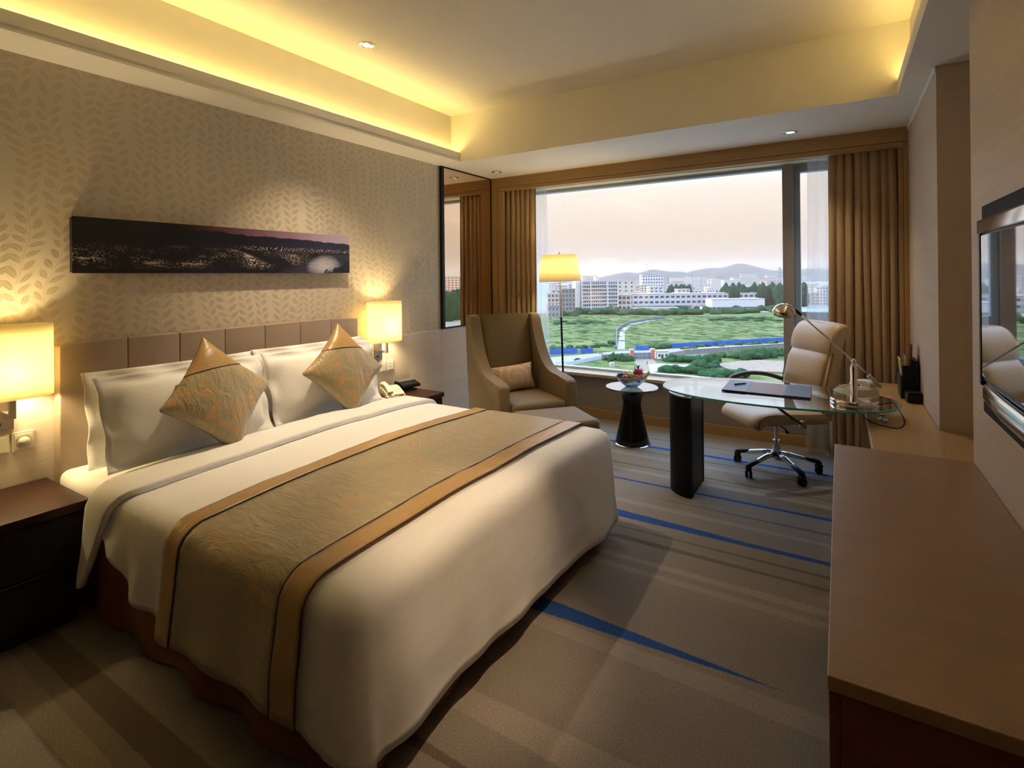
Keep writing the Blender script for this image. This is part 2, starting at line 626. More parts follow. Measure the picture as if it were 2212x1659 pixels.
# ceiling: soffit ring, coffer, cove troughs along both sides
ce = struct('ceiling', bx(XL - .15, .85, YB - .1, YG + .05, ZC, ZC + .06), m_white)
CL0, CL1, CR0, CR1 = -3.166, -3.06, .31, .375
ob('soffit_strip', bx(XL, CL1, YB, Y1C, ZS, ZS + .03), m_white, ce)
ob('soffit_strip', bx(CR0, .85, YB, Y1C, ZS, ZS + .03), m_white, ce)
ob('soffit_strip', bx(XL, .85, Y1C, YF + .045, ZS, ZS + .03), m_white, ce)
ob('soffit_strip', bx(CL1, CR0, YB, Y0C, ZS, ZS + .03), m_white, ce)
ob('coffer_side', bx(XL, CL0, YB, Y1C, ZS + .03, ZC), m_white, ce)
ob('coffer_side', bx(CR1, .85, YB, Y1C, ZS + .03, ZC), m_white, ce)
ob('coffer_end', bx(XL, .85, Y1C, YF + .045, ZS + .03, ZC), m_white, ce)
ob('coffer_end', bx(XL, .85, YB, Y0C, ZS + .03, ZC), m_white, ce)
ob('cove_lip', bx(CL1 - .022, CL1, Y0C, Y1C, ZS + .016, ZS + .088), m_white, ce)
ob('cove_lip', bx(CL1 - .022, CL1 - .004, Y0C, Y1C, ZS + .002, ZS + .016), m_white, ce)
ob('cove_lip', bx(CR0, CR0 + .018, Y0C, Y1C, ZS + .016, ZS + .088), m_white, ce)
m_cove = emitter("cove_tube_glow", (1, .75, .24), 10)
for nm, xx, lab in (('cove_light', CL0 + .03, 'yellow strip light hidden in ceiling cove above the headboard wall'), ('cove_light', CR1 - .025, 'yellow strip light hidden in ceiling cove above the television wall')):
    tag(ob(nm, sweep([(xx, .35, ZS + .05), (xx, Y1C - .03, ZS + .05)], (.022, .022), 8), m_cove, smooth=True), lab, 'cove light', 'strip lights in the ceiling coves')

# downlights
m_chrome = plain('chrome', (.82, .82, .83), .12, 1.0, var=.02)
m_steel = plain('brushed_steel', (.55, .53, .50), .32, 1.0, var=.06, scale=80)
def downlight(loc, label, glow, energy, spot=math.radians(100), col=(1, .80, .55), aim=None):
    t = thing('ceiling_downlight', label, 'downlight', loc, group='recessed ceiling downlights')
    ob('trim_ring', lathe([(.036, -.001), (.038, -.006), (.052, -.005), (.054, 0), (.036, .0)], 28, cap=False), m_chrome, t, True)
    ob('reflector', lathe([(.036, -.0012), (.029, -.004), (.027, -.0045)], 24, cap=False), m_chrome, t, True)
    ob('lens', lathe([(0.0001, -.005), (.027, -.0045)], 24, cap=False), emitter('downlight_lens_%g' % glow, (1, .93, .80), glow), t)
    if energy:
        lo = lamp('SPOT', 'downlight_bulb', (0, 0, -.02), energy, col, .03, t, spot_size=spot, spot_blend=.9)
        if aim:
            lo.rotation_euler = (Vector(aim) - Vector(loc)).to_track_quat('-Z', 'Y').to_euler()
    return t
downlight((-2.649, 2.477, ZC), 'lit round downlight shining in the raised coffer ceiling', 14, 84, math.radians(84))
downlight((-.318, 4.61, ZS), 'round downlight with pale glowing lens in soffit by the desk', 3, 14)
downlight((-3.034, 4.611, ZS), 'unlit chrome downlight in soffit beside the wall mirror', .05, 0)
downlight((-.25, 1.30, ZC), 'round downlight in the coffer aimed at the bed foot', 14, 75, math.radians(27), (1, .72, .45), (-1.20, 1.62, .42))
# ================================================================== bed
YC = 1.97
m_linen = NT('white_linen')
_v = m_linen.coord()
m_linen.set(Base_Color=m_linen.mix(m_linen.noise(_v, 40, 3), (.84, .815, .78), (.90, .88, .855)), Roughness=.75, Sheen_Weight=.25)
m_linen.bump(m_linen.noise(m_linen.coord((5, 3, 5)), 2.2, 3, .5, 0), .12, .03)
m_linen = m_linen.m
m_skirt = plain('brown_skirt', (.30, .115, .042), .85, var=.15, scale=12, bump=.15)
m_gold = NT('gold_satin')
_v = m_gold.coord((1, 1, 1))
m_gold.set(Base_Color=m_gold.mix(m_gold.noise(_v, 9, 3), (.40, .225, .065), (.52, .32, .11)), Roughness=.34, Sheen_Weight=.3)
m_gold.bump(m_gold.noise(m_gold.coord((30, 8, 8)), 1, 3, .6, 1.0), .35, .01)
m_gold = m_gold.m
m_pipe = plain('dark_piping', (.06, .025, .012), .6)
m_head = plain('taupe_leather', (.30, .225, .165), .42, var=.06, scale=40, bump=.12, bscale=300)

def brocade(name, ax, scale, amt=.8, thr=.44):
    t = NT(name)
    tc = t.n('TexCoord')
    q = t.sep(tc.outputs['Object'])
    cb = t.n('CombineXYZ')
    t.put(cb.inputs[0], q['xyz'.index(ax[0])])
    t.put(cb.inputs[1], q['xyz'.index(ax[1])])
    wob = t.n('TexNoise')
    t.put(wob.inputs[0], cb.outputs[0])
    wob.inputs['Scale'].default_value = 9
    mv = t.n('VectorMath', operation='MULTIPLY_ADD')
    t.put(mv.inputs[0], wob.outputs['Color'])
    mv.inputs[1].default_value = (.05, .05, 0)
    t.put(mv.inputs[2], cb.outputs[0])
    m1 = leaf_mask(t, mv.outputs[0], scale, .46, .17, .8)
    m2 = leaf_mask(t, mv.outputs[0], scale * 1.9, .48, .11, .9, 2)
    patch = t.math('MULTIPLY', t.math('SUBTRACT', t.noise(cb.outputs[0], scale * .45, 2), thr), 9, clamp=True)
    stem = t.n('TexWave', wave_type='RINGS')
    t.put(stem.inputs[0], mv.outputs[0])
    stem.inputs['Scale'].default_value = scale * .22
    stem.inputs['Distortion'].default_value = 6
    st = t.math('MULTIPLY', t.math('SUBTRACT', stem.outputs['Fac'], .965), 30, clamp=True)
    m = t.math('MULTIPLY', t.math('MAXIMUM', t.math('MAXIMUM', m1, m2), t.math('MULTIPLY', st, .7)), patch)
    base = t.mix(t.noise(cb.outputs[0], 5, 2), (.34, .268, .135), (.42, .345, .195))
    t.set(Base_Color=t.mix(t.math('MULTIPLY', m, amt), base, (.60, .30, .06)), Roughness=.38, Sheen_Weight=.35)
    t.bump(t.noise(t.coord((3, 8, 4)), 2, 4, .6, 1.5), .5, .02)
    return t.m
m_broc = brocade('brocade_runner_weave', 'xy', 8, .5, .49)
m_brocc = brocade('brocade_cushion_weave', 'yz', 9, .75, .43)

bed = thing('bed', 'king size bed base and mattress against the taupe leather headboard', 'bed', (-2.2, YC, 0))
def rel(bm, t):
    bmesh.ops.translate(bm, vec=-Vector(t.location), verts=bm.verts[:])
    return bm
# gathered skirt
def skirt(u, v):
    x0, x1, y0, y1 = -3.2, -1.235, 1.045, 2.895
    L = [(x0, y0), (x1, y0), (x1, y1), (x0, y1)]
    seg = [x1 - x0, y1 - y0, x1 - x0]
    s = u * sum(seg)
    i = 0
    while i < 2 and s > seg[i]:
        s -= seg[i]
        i += 1
    a, b = Vector(L[i]), Vector(L[i + 1])
    d = (b - a).normalized()
    n = Vector((d.y, -d.x))
    fold = .018 * math.sin(u * 95) * (1 - v) + .03 * math.exp(-((u - .34) * 60) ** 2) * (1 - v)
    p = a + d * s + n * (fold + .02 * (1 - v))
    return (p.x, p.y, .012 + v * .36)
o = ob('bed_skirt', rel(grid(200, 6, skirt), bed), m_skirt, bed, True)
ob('base', rel(bx(-3.22, -1.26, 1.06, 2.88, .10, .33), bed), m_skirt, bed)
ob('mattress', rel(bx(-3.225, -1.24, 1.02, 2.92, .33, .575, .05, 4), bed), m_linen, bed, True)
ob('fitted_sheet', rel(bx(-3.226, -2.6, 1.008, 2.932, .46, .585, .045, 4), bed), m_linen, bed, True)
for yy in (1.2, 2.74):
    for xx in (-3.1, -1.4):
        ob('leg', rel(lathe([(.03, 0), (.035, .1)], 12, c=(xx, yy, 0)), bed), m_pipe, bed)

# duvet: flat crowned top, rolled edge, hanging sides
DR = .085
DX1, DY0, DY1 = -1.135, .975, 2.965
CX1, CY0, CY1 = DX1 - DR, DY0 + DR, DY1 - DR
def ztop(x, y):
    q = (y - YC) / .98
    return .600 + .030 * (1 - q * q) - .030 * max(0, (x + 1.6)) ** 2 + .010 * noise.noise((x * 2.2, y * 2.2, 3))
def drape(cx, cy, nx, ny, D, off, ph, L, amp=.015):
    """a point D along the sheet beyond the core edge point, falling outward along (nx, ny)"""
    A = DR * PI / 2
    z = ztop(cx, cy)
    if D < A:
        h, dr = (DR + off) * math.sin(D / DR), DR - (DR + off) * math.cos(D / DR)
    else:
        k = (D - A) / max(.05, L - A)
        h = DR + off + .03 * k + amp * k * math.sin(ph * 19 + 2.6 * math.sin(ph * 5.3)) * (.55 + .45 * math.sin(ph * 3.1 + 1)) + .016 * k * noise.noise((ph * 6, D * 5, 1))
        dr = DR + (D - A)
    return Vector((cx + nx * h, cy + ny * h, z - dr))
def hem_near(x):
    k = min(1, max(0, (x + 2.62) / .40))
    k = k * k * (3 - 2 * k)
    return .20 + .19 * k + .08 * max(0, (x + 2.0))
def duvet_bm():
    bm = B()
    xh = -2.70
    nx, ny = 56, 56
    top = [[bm.verts.new((x, y, ztop(x, y))) for y in [CY0 + (CY1 - CY0) * j / ny for j in range(ny + 1)]] for x in [xh + (CX1 - xh) * i / nx for i in range(nx + 1)]]
    for i in range(nx):
        for j in range(ny):
            bm.faces.new((top[i][j], top[i + 1][j], top[i + 1][j + 1], top[i][j + 1]))
    per = []
    for i in range(nx + 1):
        x = top[i][0].co.x
        per.append((top[i][0], 0, -1, x, hem_near(x)))
    for k in range(1, 10):
        a = k / 10 * PI / 2
        per.append((top[nx][0], math.sin(a), -math.cos(a), CX1 + .02 * k, .45 + .07 * math.sin(a)))
    for j in range(ny + 1):
        y = top[nx][j].co.y
        per.append((top[nx][j], 1, 0, CX1 + .3 + y, .525 + .06 * (y - CY0) / (CY1 - CY0)))
    for k in range(1, 10):
        a = k / 10 * PI / 2
        per.append((top[nx][ny], math.cos(a), math.sin(a), 4 + .02 * k, .56))
    for i in range(nx, -1, -1):
        per.append((top[i][ny], 0, 1, 5 - top[i][ny].co.x, .50))
    nd = 18
    prev = None
    for v, ax, ay, ph, L in per:
        col = [v] + [bm.verts.new(drape(v.co.x, v.co.y, ax, ay, L * (d / nd), 0, ph, L, .010 + .020 * min(1, max(0, (-2.10 - v.co.x) / .2)) if ay < -.99 else .015)) for d in range(1, nd + 1)]
        if prev:
            for d in range(nd):
                q = [prev[d], col[d], col[d + 1], prev[d + 1]]
                q = [w for n_, w in enumerate(q) if w not in q[:n_]]
                bm.faces.new(q)
        prev = col
    return bm
duvet = ob('duvet', duvet_bm(), m_linen, smooth=True)
thicken(duvet, .012, -1)
tag(duvet, 'white duvet spread over the bed and hanging down its sides', 'duvet')
def strip(xa, xb, off, la, lb, nx, ns=70, xs=None, ph0=0.0, skew=0):
    """band laid across the duvet between two edges; la, lb hang lengths near and far"""
    hw = (CY1 - CY0) / 2
    def f(u, v):
        s = -(hw + la) + v * (2 * hw + la + lb)
        D = abs(s) - hw
        fa, fb = xa + skew * (v - .5), xb
        if xs and D > 0 and s < 0:
            fa, fb = xs(D, fa, fb)
        x = fa + (fb - fa) * u
        if D <= 0:
            y = YC + s
            return (x, y, ztop(x, y) + off + .0035 * noise.noise((x * 14, y * 10, 5 + ph0)))
        q = drape(x, CY0 if s < 0 else CY1, 0, -1 if s < 0 else 1, D, off, x + ph0, la if s < 0 else lb, .010)
        return tuple(q)
    return grid(nx, ns, f)
cuff = ob('duvet_fold', strip(-2.735, -2.50, .016, .44, .40, 12, 90, xs=lambda D, a, b: (a, max(a + .012, b - .50 * D))), m_linen, duvet, True)
thicken(cuff, .026, 0)
# runner
run = thing('bed_runner', 'olive and gold brocade runner laid across the foot of the bed', 'bed runner', (-1.7, YC, .6))
def rp(nm, xa, xb, off, mt, nx, t, sk=0):
    o = ob(nm, rel(strip(xa, xb, off, .43, .42, nx, 90, skew=sk), run), mt, run, True)
    thicken(o, t, 1)
    return o
rp('brocade_panel', -1.995, -1.425, .010, m_broc, 22, .004)
rp('satin_border', -2.095, -1.995, .012, m_gold, 6, .005)
rp('satin_border', -1.425, -1.318, .012, m_gold, 6, .005)
for xx in (-1.995, -1.425, -1.316):
    hw = (CY1 - CY0) / 2
    pts = []
    for j in range(91):
        s = -(hw + .43) + j / 90 * (2 * hw + .85)
        D = abs(s) - hw
        if D <= 0:
            pts.append((xx, YC + s, ztop(xx, YC + s) + .017))
        else:
            pts.append(tuple(drape(xx, CY0 if s < 0 else CY1, 0, -1 if s < 0 else 1, D, .016, xx, .43, .010)))
    ob('piping', rel(sweep(pts, (.006, .006), 6, up=(1, 0, 0)), run), m_pipe, run, True)

# headboard with seven upholstered panels
hb = thing('headboard', 'taupe leather headboard of upright upholstered panels on the wall', 'headboard', (XL + .06, YC, 0))
ys = [1.025, 1.318, 1.579, 1.844, 2.112, 2.380, 2.645, 2.905]
for i, (a, b) in enumerate(zip(ys, ys[1:])):
    bm = bx(XL + .014, XL + .102, a + .0008, b - .0008, .06, 1.195, .006, 3)
    if i in (0, 6):
        for v in bm.verts:
            e = (ys[0] - v.co.y) if i == 0 else (v.co.y - ys[-1])
            if e > -.03 and v.co.z > 1.16:
                v.co.z -= .02 * (1 + e / .03)
    ob('upholstered_panel', rel(bm, hb), m_head, hb, True)

# pillows and cushions
def pillow_bm(w, h, t, flange=.045, conc=.03, n=30, p=.42):
    bm = B()
    def sh(sgn):
        def f(u, v):
            a, b = 2 * u - 1, 2 * v - 1
            iw, ih = 1 - 2 * flange / w, 1 - 2 * flange / h
            ai, bi = min(1, abs(a) / iw), min(1, abs(b) / ih)
            th = t / 2 * (max(0, 1 - ai ** 2.2) * max(0, 1 - bi ** 2.2)) ** p + .003
            y = w / 2 * a * (1 - conc * (1 - b * b))
            z = h / 2 * b * (1 - conc * (1 - a * a))
            wr_ = .006 * noise.noise((y * 9, z * 9, t * 40 + w * 3))
            fl = .012 * (1 if max(abs(a) - iw, abs(b) - ih) > 0 else 0) * math.sin(y * 23 + z * 31)
            return (sgn * th + wr_ + fl, y, z)
        return f
    grid(n, n, sh(1), bm)
    grid(n, n, sh(-1), bm)
    bmesh.ops.remove_doubles(bm, verts=bm.verts[:], dist=.0001)
    b_e = [e for e in bm.edges if len(e.link_faces) == 1]
    bmesh.ops.bridge_loops(bm, edges=b_e)
    return bm
def pillow(loc, w, h, t, lean, label, rz=0):
    o = ob('pillow', pillow_bm(w, h, t), m_linen, smooth=True)
    o.location = loc
    o.rotation_euler = (0, -lean, rz)
    tag(o, label, 'pillow', 'white pillows on the bed')
    return o
pillow((-3.115, 1.53, .815), .90, .47, .16, .13, 'white pillow at back nearest the left lamp, behind the front pillow')
pillow((-3.115, 2.41, .820), .90, .47, .16, .13, 'white pillow at back on the window side, behind the front pillow')
pillow((-2.965, 1.515, .815), .86, .46, .18, .30, 'white pillow in front on the near side, behind the left cushion', .02)
pillow((-2.965, 2.385, .818), .86, .46, .18, .30, 'white pillow in front on the window side, behind the right cushion', -.02)
def cushion(loc, side, t, lean, rz, label, roll=0):
    th = thing('cushion', label, 'cushion', loc, rot=(roll, -lean, rz), group='brocade cushions on the bed')
    def pt(u, v, sgn):
        e = max(0, (1 - u * u) * (1 - v * v)) ** .42
        a = u * side / 2 * (1 - .10 * (1 - v * v))
        b = v * side / 2 * (1 - .10 * (1 - u * u))
        return Vector((sgn * (t / 2 * e + .002) + .004 * noise.noise((a * 12, b * 12, side * 9)), (a - b) / math.sqrt(2), (a + b) / math.sqrt(2)))
    def piece(q0, q1, nq):
        bm = B()
        for sgn in (1, -1):
            def f(u, v, sgn=sgn):
                q = q0 + (q1 - q0) * u
                w = 1 - abs(q)
                s = 2 * v - 1
                return pt(q + s * w, q - s * w, sgn)
            grid(nq, 24, f, bm)
        bmesh.ops.remove_doubles(bm, verts=bm.verts[:], dist=.0005)
        return bm
    ob('cover', piece(-1, .46, 30), m_brocc, th, True)
    ob('satin_corner', piece(.46, 1, 12), m_gold, th, True)
    ln = [pt(.46 + s * .54, .46 - s * .54, 1) + Vector((.001, 0, 0)) for s in [i / 20 * 2 - 1 for i in range(21)]]
    ob('piping', sweep(ln, (.005, .005), 6, up=(1, 0, 0)), m_pipe, th, True)
    return th
cushion((-2.785, 1.555, .89), .455, .15, .36, .12, 'brocade cushion with gold corner standing before the near pillow', .04)
cushion((-2.80, 2.40, .89), .455, .15, .33, -.05, 'brocade cushion with gold corner nearest the window side lamp', -.06)

# ================================================================== bedside
m_wenge = wood('wenge', (.018, .006, .004), (.050, .017, .011), 'x', .35, 120, .35)
m_dark = plain('wenge_front', (.012, .008, .007), .5, var=.2)
m_black_g = plain('groove_black', (.004, .004, .004), .8)
def nightstand(y0, y1, label):
    t = thing('nightstand', label, 'nightstand', (-3.08, (y0 + y1) / 2, 0), group='dark nightstands beside the bed')
    w = (y1 - y0) / 2
    ob('top', bx(-.243, .252, -w, w, .495, .535, .003), m_wenge, t)
    ob('cabinet', bx(-.243, .225, -w + .012, w - .012, .06, .494, .003), m_dark, t)
    ob('plinth', bx(-.22, .19, -w + .03, w - .03, 0, .06), m_dark, t)
    for z0, z1 in ((.07, .275), (.283, .488)):
        d = ob('drawer_front', bx(.226, .244, -w + .016, w - .016, z0, z1, .003), m_dark, t)
        ob('finger_groove', bx(.243, .2455, -w + .03, w - .03, z1 - .012, z1 - .004), m_black_g, d)
    return t
nightstand(.48, 1.000, 'dark wenge nightstand at near side of the bed under the left lamp')
nightstand(2.985, 3.465, 'dark wenge nightstand on window side carrying the telephone')

m_shade = shade_mat('lampshade_linen', (.93, .86, .64), .55)
m_nickel = plain('satin_nickel', (.46, .40, .32), .3, 1.0, var=.05)
m_black = plain('black_plastic', (.008, .008, .009), .4, var=.1, spec=.25)
def wall_lamp(yc, label):
    t = thing('wall_lamp', label, 'wall lamp', (XL, yc, 1.13), group='bedside wall lamps')
    ob('back_plate', bx(.0125, .030, -.055, .045, -.325, -.18, .002), m_nickel, t)
    ob('switch', bx(.030, .036, -.02, -.002, -.300, -.285, .002), m_black, t)
    ob('arm', bx(.030, .115, .008, .028, -.262, -.240, .002), m_nickel, t)
    ob('arm_post', bx(.097, .117, .006, .030, -.262, -.175, .002), m_nickel, t)
    ob('shade_bracket', bx(.082, .132, -.035, .075, -.175, -.163, .002), plain('bracket_white', (.8, .78, .72), .4), t)
    n = 48
    def sh(u, v):
        a = 2 * PI * u
        ca, sa = math.cos(a), math.sin(a)
        return (.108 + .088 * math.copysign(abs(ca) ** .8, ca), .166 * math.copysign(abs(sa) ** .8, sa), -.165 + .335 * v)
    bm = grid(n, 6, sh)
    bmesh.ops.remove_doubles(bm, verts=bm.verts[:], dist=1e-4)
    s = ob('shade', bm, m_shade, t, True)
    thicken(s, .002)
    ob('socket', lathe([(.016, -.163), (.016, -.10), (.0001, -.10)], 14, c=(.108, 0, 0)), m_black, t)
    bl = ob('bulb', lathe([(.0001, -.10), (.022, -.085), (.032, -.05), (.026, -.015), (.0001, 0)], 16, c=(.108, 0, 0)), emitter('bulb_glow_%s' % label[:5], (1, .78, .42), 10), t, True)
    bl.visible_shadow = True
    lamp('POINT', 'lamp_bulb', (.108, 0, -.045), 19, (1, .78, .40), .055, t)
    return t
wall_lamp(.832, 'lit oval wall lamp at near side of the bed, cut by the photo edge')
wall_lamp(3.187, 'lit oval wall lamp on window side above the telephone nightstand')

m_ivory = plain('switch_plate', (.62, .58, .47), .4, var=.03)
m_switch = plain('switch_white', (.82, .84, .84), .35, var=.03)
def plate(yc, zc, label, kind):
    t = thing('wall_plate', label, 'socket' if kind in ('socket', 'data') else 'switch', (XL + .012, yc, zc), group='wall plates by the bed')
    ob('frame', bx(0, .009, -.043, .043, -.046, .046, .003), m_ivory, t)
    if kind == 'dimmer':
        ob('insert', bx(.009, .012, -.034, .034, -.036, .036, .002), m_ivory, t)
        bm = lathe([(.0215, .012), (.0205, .024), (.0001, .0245)], 28)
        bmesh.ops.rotate(bm, matrix=Matrix.Rotation(PI / 2, 3, 'Y'), verts=bm.verts[:])
        ob('knob', bm, m_ivory, t, True)
        bm = lathe([(.027, .0118), (.0285, .0135), (.030, .0118)], 28, cap=False)
        bmesh.ops.rotate(bm, matrix=Matrix.Rotation(PI / 2, 3, 'Y'), verts=bm.verts[:])
        ob('dial_ring', bm, m_nickel, t, True)
    elif kind == 'rocker':
        for k in range(3):
            ob('rocker', bx(.009, .0125, -.036 + k * .0245, -.0135 + k * .0245, -.038, .038, .0015), m_switch, t)
    elif kind == 'socket':
        ob('insert', bx(.009, .011, -.036, .036, -.038, .038, .0015), m_switch, t)
        for yy, zz, w, h in ((0, .014, .0035, .008), (-.013, -.012, .006, .003), (.013, -.012, .006, .003)):
            ob('pin_hole', bx(.0108, .0116, yy - w / 2 - .001, yy + w / 2 + .001, zz - h / 2 - .001, zz + h / 2 + .001), m_black, t)
    else:
        ob('insert', bx(.009, .012, -.036, .036, -.036, .036, .002), m_ivory, t)
        for yy, zz in ((0, .004), (-.006, -.006), (.006, -.006)):
            ob('mark', bx(.0118, .0124, yy - .0012, yy + .0012, zz - .002, zz + .002), m_black, t)
    return t
plate(.912, .738, 'dimmer knob plate beside the near nightstand, right one of the pair', 'dimmer')
plate(.818, .738, 'blank plate with tiny mark cut by the photo edge under left lamp', 'data')
plate(3.156, .741, 'wall plate half hidden by the cushion under the right lamp', 'data')
plate(3.244, .741, 'three-rocker white switch plate between socket and cushion', 'rocker')
plate(3.332, .741, 'three-pin white wall socket above the telephone', 'socket')

# telephone on the nightstand
m_beige = plain('telephone_beige', (.60, .53, .40), .4, var=.04)
m_key = plain('telephone_key', (.75, .72, .62), .4)
m_redlab = plain('red_label', (.65, .06, .10), .5)
def telephone(name, label, loc, rz):
    t = thing(name, label, 'telephone', loc, rz)
    prof = [(-.105, 0), (.105, 0), (.108, .012), (.06, .030), (-.04, .058), (-.09, .064), (-.108, .050)]
    bm = prism(prof, -.075, .075, 'y', .006, 2)
    ob('body', bm, m_beige, t, angle=35)
    bm = prism([(.02, .046), (.10, .021), (.102, .024), (.022, .050)], -.02, .065, 'y')
    ob('keypad', bm, m_key, t)
    for i in range(4):
        for j in range(3):
            q = .03 + i * .018
            ob('key', bx(q, q + .010, -.008 + j * .022, .006 + j * .022, .052 - i * .0056, .056 - i * .0056, .001), m_beige, t)
    hs = smooth_path([(-.095, -.05, .075), (-.06, -.05, .088), (.02, -.05, .080), (.085, -.05, .052), (.10, -.05, .040)], 5)
    sz = [(.048, .034) if (i < 5 or i > len(hs) - 6) else (.038, .024) for i in range(len(hs))]
    ob('handset', sweep(hs, sz, 14, 3.0), m_beige, t, True)
    ob('red_sticker', bx(.098, .1095, .02, .055, .0135, .0205, .001), m_redlab, t)
    cd = []
    for i in range(120):
        a = i / 120
        cd.append((.10 + .02 * math.sin(a * 3) + .006 * math.cos(i * .9), -.06 - .03 * a - .006 * math.sin(i * .9), .012 + .004 * math.sin(i * .9)))
    ob('coiled_cord', tube(cd, .002, 5), m_beige, t, True)
    return t
telephone('telephone', 'beige telephone on the nightstand beside the bed pillow', (-3.13, 3.165, .535), -.45)
dk = thing('alarm_clock', 'black wedge clock radio on the nightstand by the socket', 'clock', (-3.17, 3.385, .535), -.2)
ob('stand', prism([(-.05, 0), (.06, 0), (.055, .012), (-.05, .012)], -.06, .06, 'y', .003), m_black, dk)
ob('case', prism([(-.075, .022), (-.02, .018), (.075, .030), (.080, .048), (.0, .074), (-.07, .074)], -.085, .085, 'y', .004), m_black, dk)
ob('top_plate', prism([(-.068, .0742), (.0, .0742), (.0, .0765), (-.068, .0765)], -.08, .08, 'y'), plain('clock_grey', (.12, .12, .12), .35), dk)
ob('display', prism([(.012, .0712), (.070, .0535), (.0715, .0555), (.0135, .0735)], -.075, .075, 'y'), plain('clock_gloss', (.01, .01, .012), .08), dk)

# panorama canvas
def panorama():
    t = NT('night_panorama_print')
    tc = t.n('TexCoord')
    sp = t.sep(tc.outputs['Generated'])
    u, v = sp[1], sp[2]
    cb = t.n('CombineXYZ')
    t.put(cb.inputs[0], t.math('MULTIPLY', u, 6))
    t.put(cb.inputs[1], v)
    P2 = cb.outputs[0]
    def step(a, k=30):
        return t.math('MULTIPLY', a, k, clamp=True)
    col = t.mix(v, (.006, .004, .008), (.003, .002, .004))
    # sky over a mountain ridge, brightening to the right
    rn = t.noise(P2, 2.2, 5)
    ridge = t.math('ADD', t.math('MULTIPLY_ADD', u, -.22, .965), t.math('MULTIPLY', t.math('SUBTRACT', rn, .5), .22))
    sk = step(t.math('SUBTRACT', v, ridge), 40)
    skc = t.ramp(u, [(.28, (.004, .003, .004)), (.42, (.10, .03, .035)), (.7, (.22, .12, .17)), (1, (.42, .35, .45))])
    col = t.mix(sk, col, skc)
    # mountains faintly blue to the right
    mt = t.math('MULTIPLY', t.math('MULTIPLY', step(t.math('SUBTRACT', ridge, v), 40), step(t.math('SUBTRACT', v, .52), 12)), t.math('MULTIPLY', step(t.math('SUBTRACT', u, .5), 3), .8))
    col = t.mix(mt, col, (.022, .017, .05))
    # city lights
    vo = t.n('TexVoronoi')
    t.put(vo.inputs['Vector'], t.coord((1, 1, 1.4)))
    vo.inputs['Scale'].default_value = 95
    r = t.sep(vo.outputs['Color'])
    dots = t.math('MULTIPLY', step(t.math('SUBTRACT', .42, vo.outputs['Distance']), 5), step(t.math('SUBTRACT', r[0], .30), 6))
    band = t.math('MULTIPLY', step(t.math('SUBTRACT', v, .07), 9), step(t.math('SUBTRACT', t.math('MULTIPLY_ADD', u, .02, .56), v), 5))
    dens = t.math('MULTIPLY', t.math('SUBTRACT', t.noise(t.coord((1, 5, 11)), 1, 4, .6), .43), 6, clamp=True)
    inland = step(t.math('SUBTRACT', .70, t.math('SUBTRACT', u, t.math('MULTIPLY', v, .42))), 14)
    far = t.math('MULTIPLY', step(t.math('SUBTRACT', .055, t.math('ABSOLUTE', t.math('SUBTRACT', v, .57))), 30), step(t.math('SUBTRACT', u, .45), 8))
    lt = t.math('MULTIPLY', dots, t.math('MAXIMUM', t.math('MULTIPLY', t.math('MULTIPLY', band, dens), inland), t.math('MULTIPLY', far, .9)))
    streak = t.math('MULTIPLY', t.math('MULTIPLY', t.math('SUBTRACT', t.noise(t.coord((1, 9, 40)), 1, 3), .58), 9, clamp=True), t.math('MULTIPLY', t.math('MULTIPLY', band, dens), inland))
    lt = t.math('MAXIMUM', lt, t.math('MULTIPLY', streak, .75))
    col = t.mix(t.math('MULTIPLY', lt, .9), col, t.mix(r[1], (.85, .55, .40), (.95, .85, .78)))
    # bay with a bright reflection
    bay = t.math('MULTIPLY', t.math('SUBTRACT', 1, inland), step(t.math('SUBTRACT', .50, v), 30))
    gl = t.math('SUBTRACT', 1, t.math('ADD', t.math('POWER', t.math('MULTIPLY', t.math('SUBTRACT', u, .865), 11), 2), t.math('POWER', t.math('MULTIPLY', t.math('SUBTRACT', v, .18), 3.4), 2)))
    rip = t.noise(t.coord((1, 10, 90)), 1, 2)
    glm = t.math('MULTIPLY', t.math('ADD', gl, t.math('MULTIPLY', t.math('SUBTRACT', rip, .5), 1.1)), .75, clamp=True)
    bc = t.mix(glm, (.022, .020, .035), (.55, .52, .60))
    col = t.mix(bay, col, bc)
    tree = step(t.math('SUBTRACT', t.math('ADD', t.math('MULTIPLY', t.math('SUBTRACT', u, .86), 2.3), t.math('MULTIPLY', t.math('SUBTRACT', t.noise(t.coord((1, 16, 30)), 1, 3), .5), .35)), v), 30)
    col = t.mix(tree, col, (.004, .006, .010))
    t.set(Base_Color=col, Roughness=.35)
    return t.m
pc = thing('canvas_picture', 'long canvas print of a city bay at night above the headboard', 'picture', (XL, 1.984, 1.682))
ob('stretcher', bx(.004, .048, -.882, .882, -.140, .140, .002), plain('canvas_edge', (.02, .012, .018), .6), pc)
ob('printed_canvas', bx(.0482, .050, -.887, .887, -.1445, .1445), panorama(), pc)

